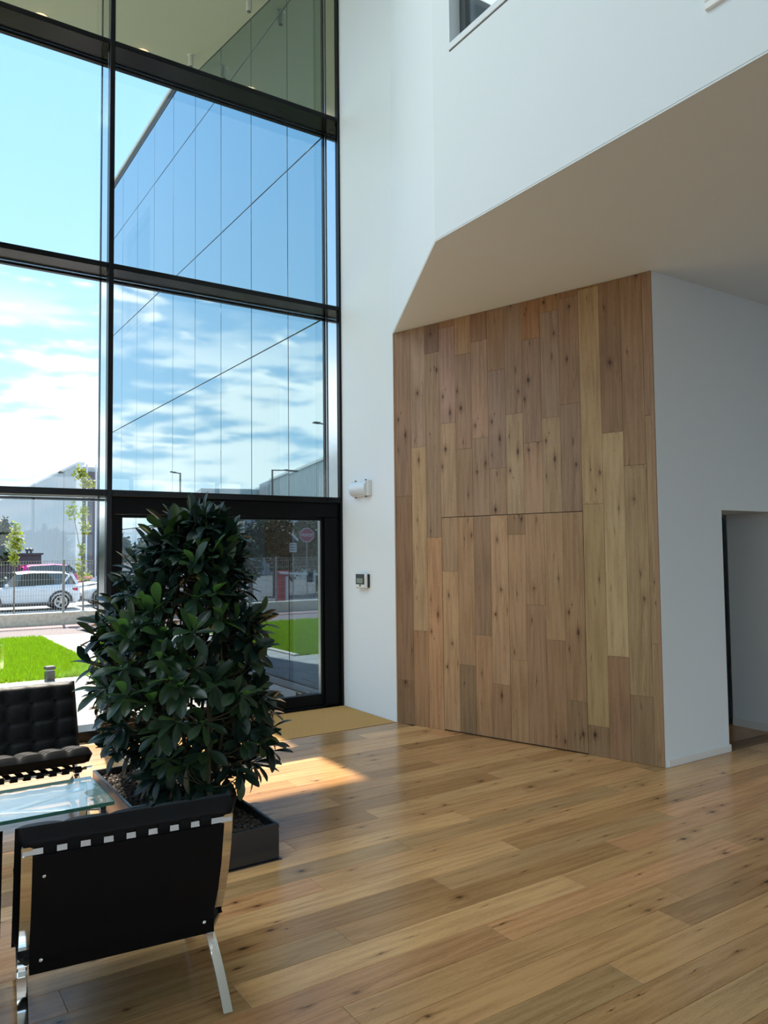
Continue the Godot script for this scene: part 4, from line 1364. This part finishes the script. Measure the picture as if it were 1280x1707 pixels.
func make_chair(label: String, at: Vector3, turn: float) -> void:
	# local: x across, +z the way the sitter looks, y up; back legs and back top at z = -0.36
	var c := thing("lounge_chair", label, "chair", at, turn, "black leather lounge chairs")
	var hw := 0.375
	var A := [Vector2(-0.36, 0.765), Vector2(-0.345, 0.68), Vector2(-0.315, 0.57), Vector2(-0.265, 0.45), Vector2(-0.195, 0.335), Vector2(-0.105, 0.24), Vector2(0.0, 0.165), Vector2(0.12, 0.098), Vector2(0.23, 0.045), Vector2(0.33, 0.006)]
	var B := [Vector2(0.36, 0.345), Vector2(0.28, 0.325), Vector2(0.17, 0.29), Vector2(0.06, 0.25), Vector2(-0.05, 0.207), Vector2(-0.15, 0.16), Vector2(-0.24, 0.105), Vector2(-0.31, 0.05), Vector2(-0.36, 0.006)]
	var smooth := func(src: Array, x: float) -> Array:
		var out := []
		for k in src.size() - 1:
			var p0: Vector2 = src[maxi(k - 1, 0)]; var p1: Vector2 = src[k]; var p2: Vector2 = src[k + 1]; var p3: Vector2 = src[mini(k + 2, src.size() - 1)]
			for q in 4:
				var p := p1.cubic_interpolate(p2, p0, p3, q / 4.0)
				out.append(V(x, p.y, p.x))
		var e: Vector2 = src[-1]
		out.append(V(x, e.y, e.x))
		return out
	for sd in [-1.0, 1.0]:
		var x: float = sd * (hw - 0.018)
		var fr := MB.new()
		fr.bar(smooth.call(A, x), V(1, 0, 0), 0.036, 0.012)
		obj(fr, M.chrome, "back_bar", c)
		fr = MB.new()
		fr.bar(smooth.call(B, x), V(1, 0, 0), 0.036, 0.012)
		obj(fr, M.chrome, "seat_bar", c)
		# weld where the bars cross
		var j := MB.new()
		j.obox(Transform3D(Basis(Vector3.RIGHT, 0.45), V(x, 0.195, -0.06)), V(0.037, 0.035, 0.06), 0.006)
		obj(j, M.chrome, "joint", c)
	var rail := MB.new()
	rail.obox(Transform3D(Basis(Vector3.RIGHT, 0.12), V(0, 0.75, -0.358)), V(hw * 2.0 - 0.002, 0.036, 0.012), 0.003)
	obj(rail, M.chrome, "top_rail", c)
	obj(bx(V(-hw + 0.036, 0.33, 0.335), V(hw - 0.036, 0.342, 0.37), 0.003), M.chrome, "front_rail", c)
	obj(bx(V(-hw + 0.036, 0.268, -0.215), V(hw - 0.036, 0.280, -0.18), 0.003), M.chrome, "rear_rail", c)
	# leather straps: eight down the back, eight under the seat
	var n := 8
	for k in n:
		var x := lerpf(-hw + 0.108, hw - 0.092, k / float(n - 1))
		var s := MB.new()
		s.bar([V(x, 0.735, -0.350), V(x, 0.772, -0.352), V(x, 0.772, -0.372), V(x, 0.735, -0.367), V(x, 0.57, -0.322), V(x, 0.45, -0.272), V(x, 0.335, -0.202), V(x, 0.272, -0.21)], V(1, 0, 0), 0.044, 0.004)
		obj(s, M.strap, "back_strap", c)
		s = MB.new()
		s.bar([V(x, 0.350, 0.335), V(x, 0.350, 0.376), V(x, 0.322, 0.374), V(x, 0.318, 0.33), V(x, 0.29, 0.14), V(x, 0.262, -0.1), V(x, 0.262, -0.21)], V(1, 0, 0), 0.044, 0.004)
		obj(s, M.strap, "seat_strap", c)
	# leather back panel behind the cushion, with its rivets
	var bp := MB.new()
	bp.bar([V(0, 0.732, -0.372), V(0, 0.57, -0.332), V(0, 0.45, -0.284), V(0, 0.335, -0.216), V(0, 0.262, -0.222), V(0, 0.255, -0.16)], V(1, 0, 0), hw * 2.0 - 0.074, 0.006)
	obj(bp, M.strap, "back_panel", c)
	for q in [[0.30, 0.655, -0.352], [-0.30, 0.305, -0.220], [0.30, 0.305, -0.220]]:
		var rv := MB.new()
		rv.lathe(Transform3D(Basis(Vector3.RIGHT, -1.3), V(q[0], q[1], q[2])), [Vector2(0, 0.006), Vector2(0.006, 0.004), Vector2(0.009, 0.0), Vector2(0.009, -0.01)], 12)
		obj(rv, M.chrome, "rivet", c)
	# cushions
	var sc := obj(cushion(0.755, 0.60, 0.115, 5, 4, 0.020), M.leather, "seat_cushion", c)
	sc.transform = Transform3D(Basis(Vector3.RIGHT, -PI / 2.0 - 0.19), V(0, 0.378, 0.085))
	var bc := obj(cushion(0.79, 0.55, 0.105, 5, 4, 0.020), M.leather, "back_cushion", c)
	bc.transform = Transform3D(Basis(Vector3.RIGHT, -0.42), V(0, 0.575, -0.225))
	# buttons of the tufting
	for part in [[sc, 0.755, 0.60], [bc, 0.79, 0.55]]:
		var b := MB.new()
		for i in range(1, 5):
			for j in range(1, 4):
				b.lathe(Transform3D(Basis(Vector3.RIGHT, PI / 2.0), V((i / 5.0 - 0.5) * part[1], (j / 4.0 - 0.5) * part[2], 0.036)), [Vector2(0, 0.007), Vector2(0.007, 0.005), Vector2(0.010, 0.0)], 8)
		var o := obj(b, M.leather, "buttons", part[0])
		o.set_meta("label", "round leather tufting buttons")

func furniture() -> void:
	make_chair("black leather lounge chair with chrome frame seen from behind, in front of the planter", V(0.841, 0, -3.288), PI - 0.105)
	make_chair("black leather lounge chair showing only a sliver of chrome at the picture's edge", V(0.018, 0, -3.375), PI - 0.105)
	make_chair("black leather lounge chair facing the room, its back to the glass front", V(0.86, 0, -5.88), 0.0)
	# glass table on flat chrome legs
	var t := thing("coffee_table", "low clear glass coffee table with flat chrome legs between the lounge chairs", "table", V(0.54, 0, -4.62), 0.0)
	var top := obj(bx(V(-0.55, 0.425, -0.30), V(0.55, 0.444, 0.27), 0.003), M.table_glass, "glass_top", t)
	for e in [[V(-0.551, 0.4255, 0.268), V(0.551, 0.4435, 0.2712)], [V(-0.551, 0.4255, -0.3012), V(0.551, 0.4435, -0.298)], [V(0.548, 0.4255, -0.298), V(0.5512, 0.4435, 0.268)], [V(-0.5512, 0.4255, -0.298), V(-0.548, 0.4435, 0.268)]]:
		obj(bx(e[0], e[1]), M.glass_edge, "polished_edge", top)
	for sx in [-1.0, 1.0]:
		for sz in [-1.0, 1.0]:
			var m := MB.new()
			var p := V(sx * 0.50, 0, sz * 0.235 - 0.015)
			m.obox(Transform3D(Basis(Vector3.UP, sx * sz * 0.6), p + V(0, 0.206, 0)), V(0.045, 0.412, 0.014), 0.002)
			obj(m, M.chrome, "leg", t)
		var b := MB.new()
		b.obox(Transform3D(Basis(Vector3.UP, sx * 0.44), V(0, 0.404 - 0.006 * (sx + 1.0), -0.015)), V(1.09, 0.012, 0.04), 0.002)
		obj(b, M.chrome, "cross_bar", t)
	for sx in [-1.0, 1.0]:
		for sz in [-1.0, 1.0]:
			var d := MB.new()
			d.lathe(Transform3D(Basis(), V(sx * 0.5, 0.412, sz * 0.235 - 0.015)), [Vector2(0.0, 0.0), Vector2(0.018, 0.0), Vector2(0.018, 0.013), Vector2(0, 0.013)], 16)
			obj(d, M.glass_edge, "pad", t)
	# two planters pushed together
	for k in 2:
		var z0: float = [-4.93, -5.945][k]
		var z1: float = [-4.15, -4.936][k]
		var p := thing("planter", ["dark metal planter box nearest the viewer, its corner on open floor", "dark metal planter box beside the glass table, pushed against the nearer one"][k], "planter", V(1.655, 0, (z0 + z1) / 2.0), 0.0, "planter boxes")
		var hx := 0.322
		var hz := (z1 - z0) / 2.0
		var H := 0.205
		var th := 0.022
		obj(bx(V(-hx, 0.006, hz - th), V(hx, H, hz), 0.003), M.planter_metal, "front_panel", p)
		obj(bx(V(-hx, 0.006, -hz), V(hx, H, -hz + th), 0.003), M.planter_metal, "rear_panel", p)
		obj(bx(V(-hx, 0.006, -hz + th), V(-hx + th, H, hz - th), 0.003), M.planter_metal, "side_panel", p)
		obj(bx(V(hx - th, 0.006, -hz + th), V(hx, H, hz - th), 0.003), M.planter_metal, "side_panel", p)
		obj(bx(V(-hx - 0.012, 0.0, -hz), V(hx + 0.012, 0.007, hz + (0.012 if k == 0 else 0.0))), M.planter_metal, "base_plate", p)
		obj(bx(V(-hx + th, 0.02, -hz + th), V(hx - th, 0.155, hz - th)), M.soil, "soil", p)
		# bark and clay crumbs on the soil
		var cr := MB.new()
		cr.obox(Transform3D(Basis(V(1, 2, 0.5).normalized(), 0.7)), V(0.016, 0.010, 0.013), 0.002)
		var mm := MultiMesh.new()
		mm.transform_format = MultiMesh.TRANSFORM_3D
		mm.use_colors = true
		mm.mesh = cr.mesh(M.bark_chip)
		mm.instance_count = 1300
		var r := RandomNumberGenerator.new()
		r.seed = 50 + k
		for q in 1300:
			var pos := V(r.randf_range(-hx + 0.03, hx - 0.03), 0.155 + r.randf() * 0.012, r.randf_range(-hz + 0.03, hz - 0.03))
			mm.set_instance_transform(q, Transform3D(Basis(V(r.randfn(), r.randfn(), r.randfn()).normalized(), r.randf() * TAU).scaled(Vector3.ONE * r.randf_range(0.5, 1.3)), pos))
			var b := r.randf_range(0.012, 0.05)
			if k == 1 and pos.x < -0.12 and pos.z < -0.25 and r.randf() < 0.4: b = 0.22
			mm.set_instance_color(q, Color(b * 1.15, b * 0.9, b * 0.72))
		var g := MultiMeshInstance3D.new()
		g.name = "bark_chips"
		g.multimesh = mm
		p.add_child(g)
		g.set_meta("kind", "stuff")

func leaf_mesh() -> MB:
	# spoon-shaped leaf along +z, folded a little at the midrib, tip bent down
	var m := MB.new()
	var rows := []
	var prof := [[0.0, 0.02], [0.12, 0.05], [0.30, 0.12], [0.50, 0.175], [0.68, 0.190], [0.84, 0.15], [0.95, 0.07], [1.0, 0.01]]
	for p in prof:
		var z: float = p[0]
		var w: float = p[1]
		var y := 0.10 * z - 0.20 * z * z
		rows.append([V(-w, y + w * 0.28, z), V(-w * 0.5, y + w * 0.16, z), V(0, y, z), V(w * 0.5, y + w * 0.16, z), V(w, y + w * 0.28, z)])
	m.grid(rows, false, false, true)
	return m

func shrub() -> void:
	var s := thing("leafy_shrub", "tall dense shrub with glossy dark green spoon-shaped leaves growing in the planters", "plant", V(1.70, 0.15, -5.08))
	var r := RandomNumberGenerator.new()
	r.seed = 2024
	# envelope of the crown: height above the soil, radius in x, radius in z, drift in x
	var env := [[0.10, 0.32, 0.50, 0.08], [0.30, 0.50, 0.62, 0.13], [0.55, 0.60, 0.70, 0.07], [0.85, 0.64, 0.66, -0.01], [1.15, 0.55, 0.58, 0.0], [1.40, 0.46, 0.50, 0.03], [1.60, 0.37, 0.40, 0.07], [1.78, 0.27, 0.28, 0.12], [1.92, 0.14, 0.14, 0.16]]
	var at := func(h: float) -> Array:
		for k in env.size() - 1:
			if h <= env[k + 1][0]:
				var f := clampf((h - env[k][0]) / (env[k + 1][0] - env[k][0]), 0.0, 1.0)
				return [lerpf(env[k][1], env[k + 1][1], f), lerpf(env[k][2], env[k + 1][2], f), lerpf(env[k][3], env[k + 1][3], f)]
		return [0.1, 0.1, 0.15]
	# main stems
	var stems := []
	for k in 15:
		var a := TAU * k / 15.0 + r.randf_range(-0.2, 0.2)
		var q := sqrt(r.randf())
		var foot := V(cos(a) * 0.20 * q, -0.005, sin(a) * 0.55 * q + 0.05)
		var h := r.randf_range(1.1, 1.9)
		var e: Array = at.call(h)
		var tip := V(cos(a) * e[0] * 0.55 * q + e[2], h, sin(a) * e[1] * 0.55 * q)
		var path := []
		for i in 7:
			var f := i / 6.0
			path.append(foot.lerp(tip, f) + V(cos(a), 0, sin(a)) * 0.16 * sin(PI * f) * q + V(r.randf_range(-1, 1), 0, r.randf_range(-1, 1)) * 0.015)
		stems.append(path)
		var m := MB.new()
		m.tube(path, [0.016, 0.014, 0.012, 0.010, 0.008, 0.006, 0.004], 7)
		obj(m, M.stem, "stem", s)
	# twigs end in whorls of leaves
	var leaves := []
	var twig := MB.new()
	var tips := 430
	for k in tips:
		var h := lerpf(0.14, 1.90, pow(float(k) / tips, 0.92))
		var e: Array = at.call(h)
		var a := r.randf() * TAU
		var q := sqrt(r.randf_range(0.12, 1.0))
		var tip := V(cos(a) * e[0] * q + e[2], h + r.randf_range(-0.03, 0.03), sin(a) * e[1] * q)
		# the nearest stem point a little lower
		var best := Vector3.ZERO
		var bd := 1e9
		for p in stems:
			for i in p.size():
				var d: float = (p[i] - tip + V(0, 0.12, 0)).length_squared()
				if d < bd:
					bd = d
					best = p[i]
		var mid := best.lerp(tip, 0.55) + V(0, -0.03, 0)
		twig.tube([best, mid, tip], [0.005, 0.004, 0.003], 5, false)
		var out := V(cos(a), 0, sin(a))
		var droop := lerpf(-0.45, 0.75, clampf(h / 1.9, 0.0, 1.0)) + (1.0 - q) * 0.5
		var axis := (out * (0.35 + q * 0.65) + V(0, droop, 0) + V(r.randfn(), r.randfn(), r.randfn()) * 0.22).normalized()
		var n := r.randi_range(6, 9)
		var side := axis.cross(Vector3.UP if absf(axis.y) < 0.9 else Vector3.RIGHT).normalized()
		var up := side.cross(axis)
		for i in n:
			var t := i / float(n)
			var b := t * 2.4 * TAU * 0.618 + r.randf_range(-0.3, 0.3)
			var spread := lerpf(1.25, 0.45, t) + r.randf_range(-0.15, 0.15)
			var dir := (axis * cos(spread) + (side * cos(b) + up * sin(b)) * sin(spread) + V(0, -0.20, 0)).normalized()
			var pos := tip - axis * 0.10 * (1.0 - t)
			var L := r.randf_range(0.115, 0.195) * lerpf(1.05, 0.95, t)
			# leaf blades lie more or less flat, the upper face to the sky
			var zx := dir
			var yy := (Vector3.UP + axis * 0.5 + V(r.randfn(), r.randfn(), r.randfn()) * 0.25)
			yy = (yy - zx * yy.dot(zx))
			if yy.length() < 0.1: yy = up
			yy = yy.normalized()
			var xx := yy.cross(zx).normalized()
			leaves.append(Transform3D(Basis(xx * L, yy * L, zx * L), pos))
	obj(twig, M.stem, "twigs", s).set_meta("kind", "stuff")
	# the leaves nearest the viewer one by one, the others as one mass
	var eye := V(0, 1.78, 0) - s.position
	leaves.sort_custom(func(a, b): return a.origin.distance_squared_to(eye) < b.origin.distance_squared_to(eye))
	var shapes := []
	for k in 4: shapes.append(leaf_mesh().mesh(M["leaf_%d" % k]))
	for k in 290:
		var o := obj(shapes[r.randi_range(0, 3)], null, "leaf", s)
		o.transform = leaves[k]
	var rest := leaves.size() - 290
	var mm := MultiMesh.new()
	mm.transform_format = MultiMesh.TRANSFORM_3D
	mm.use_colors = true
	mm.mesh = leaf_mesh().mesh(M.leaf_multi)
	mm.instance_count = rest
	var cols := [Color(0.014, 0.036, 0.028), Color(0.010, 0.028, 0.022), Color(0.020, 0.048, 0.032), Color(0.012, 0.032, 0.020), Color(0.05, 0.09, 0.025)]
	for k in rest:
		mm.set_instance_transform(k, leaves[290 + k])
		mm.set_instance_color(k, cols[mini(4, r.randi_range(0, 10) % 5 if r.randf() < 0.5 else r.randi_range(0, 3))])
	var g := MultiMeshInstance3D.new()
	g.name = "foliage"
	g.multimesh = mm
	s.add_child(g)
	g.set_meta("kind", "stuff")
	print("leaves ", leaves.size())

func small_things() -> void:
	# door mat let into the floor
	var mt := thing("door_mat", "brown coir mat in front of the entrance doors", "mat", V(3.23, 0, -7.24))
	obj(bx(V(-1.29, -0.012, -0.54), V(1.31, 0.004, 0.535), 0.002), M.coir, "pile", mt)
	obj(bx(V(-1.30, -0.012, 0.535), V(1.31, 0.003, 0.541)), M.grey_metal, "edge_strip", mt)
	# emergency light on the side wall
	var e := thing("emergency_light", "white rounded emergency light high on the white wall strip", "lamp", V(XW, 2.495, -7.34), -PI / 2.0)
	# local: x along the wall, +z out of it
	obj(bx(V(-0.20, -0.085, 0.0), V(0.17, 0.095, 0.022), 0.01), M.device_white, "back_plate", e)
	var m := MB.new()
	var rows := []
	for k in 13:
		var a := PI * k / 12.0
		var y := -cos(a) * 0.088
		var z := 0.02 + sin(a) * 0.075
		rows.append([V(-0.155, y, z), V(0.17, y, z)])
	m.grid(rows, false, false, false)
	for sd in [[-0.155, 1], [0.17, -1]]:
		for k in 12:
			var p: Vector3 = rows[k][0 if sd[1] > 0 else 1]
			var q: Vector3 = rows[k + 1][0 if sd[1] > 0 else 1]
			if sd[1] > 0: m.tri(V(sd[0], 0, 0.02), q, p)
			else: m.tri(V(sd[0], 0, 0.02), p, q)
	obj(m, M.device_clear, "diffuser", e)
	obj(bx(V(0.17, -0.088, 0.0), V(0.19, 0.09, 0.06), 0.008), M.device_white, "end_cap", e)
	for k in 4:
		obj(bx(V([-0.12, 0.1, -0.12, 0.1][k], [-0.1, -0.1, 0.088, 0.088][k], 0.02), V([-0.1, 0.12, -0.1, 0.12][k], [-0.086, -0.086, 0.1, 0.1][k], 0.035)), M.grey_metal, "clip", e)
	# access panel
	var p := thing("wall_panel", "small white control unit with a dark screen on the white wall strip", "control panel", V(XW, 1.46, -7.32), -PI / 2.0)
	obj(bx(V(-0.115, -0.075, 0.0), V(0.115, 0.075, 0.018), 0.006), M.dark_panel, "bracket", p)
	obj(bx(V(-0.105, -0.085, 0.018), V(0.105, 0.08, 0.06), 0.012), M.device_white, "housing", p)
	obj(bx(V(-0.09, -0.04, 0.058), V(0.09, 0.075, 0.063), 0.004), M.screen_black, "screen", p)
	obj(bx(V(-0.07, -0.025, 0.0625), V(0.06, 0.03, 0.064)), M.screen_grey, "display_field", p)
	obj(bx(V(-0.015, -0.062, 0.058), V(0.015, -0.042, 0.064), 0.003), M.dark_panel, "button", p)
	# grille high on the upper wall
	var g := thing("air_grille", "white framed air grille high on the pale upper wall", "grille", V(XU, 4.545, -2.18), -PI / 2.0)
	obj(bx(V(-0.04, -0.04, -0.01), V(0.98, 0.0, 0.02), 0.004), M.white_gloss, "frame", g)
	obj(bx(V(-0.04, 0.0, -0.01), V(0.0, 0.43, 0.02), 0.004), M.white_gloss, "frame", g)
	obj(bx(V(0.0, 0.40, -0.01), V(0.98, 0.43, 0.02), 0.004), M.white_gloss, "frame", g)
	obj(bx(V(0.0, 0.0, -0.12), V(0.98, 0.40, -0.10)), M.dark_panel, "backing", g)
	for k in 7:
		obj(bx(V(0.0, 0.02 + k * 0.055, -0.05), V(0.98, 0.03 + k * 0.055, 0.0)), M.white_gloss, "slat", g)
	# unseen fill panels added to brighten the hall, and one for the upper room
	var spots := [V(5.0, TOP, -1.6)]
	for ix in 3:
		for iz in 3:
			spots.append(V(-5.4 + ix * 2.6, TOP, -6.9 + iz * 1.75))
	for k in spots.size():
		var l := thing("fill_panel", "unseen square fill light panel added in the high hall ceiling" if k > 0 else "unseen square fill light panel added in the room behind the upper window", "lamp", spots[k], 0.0, "added fill light panels in the hall ceiling" if k > 0 else "")
		obj(bx(V(-0.8, -0.03, -0.8), V(0.8, 0.0, 0.8), 0.004), M.white_gloss, "frame", l)
		obj(bx(V(-0.75, -0.034, -0.75), V(0.75, -0.029, 0.75)), M.fill_panel_glow, "diffuser", l)
		var a := AreaLight3D.new()
		a.name = "fill_light"
		l.add_child(a)
		a.position = V(0, -0.05, 0)
		a.rotation.x = -PI / 2.0
		a.area_size = Vector2(1.5, 1.5)
		a.area_normalize_energy = false
		a.light_energy = PANEL
		a.light_color = Color(0.84, 0.95, 1.0)
		a.area_range = 40.0
		a.area_attenuation = 2.0
		a.shadow_enabled = true
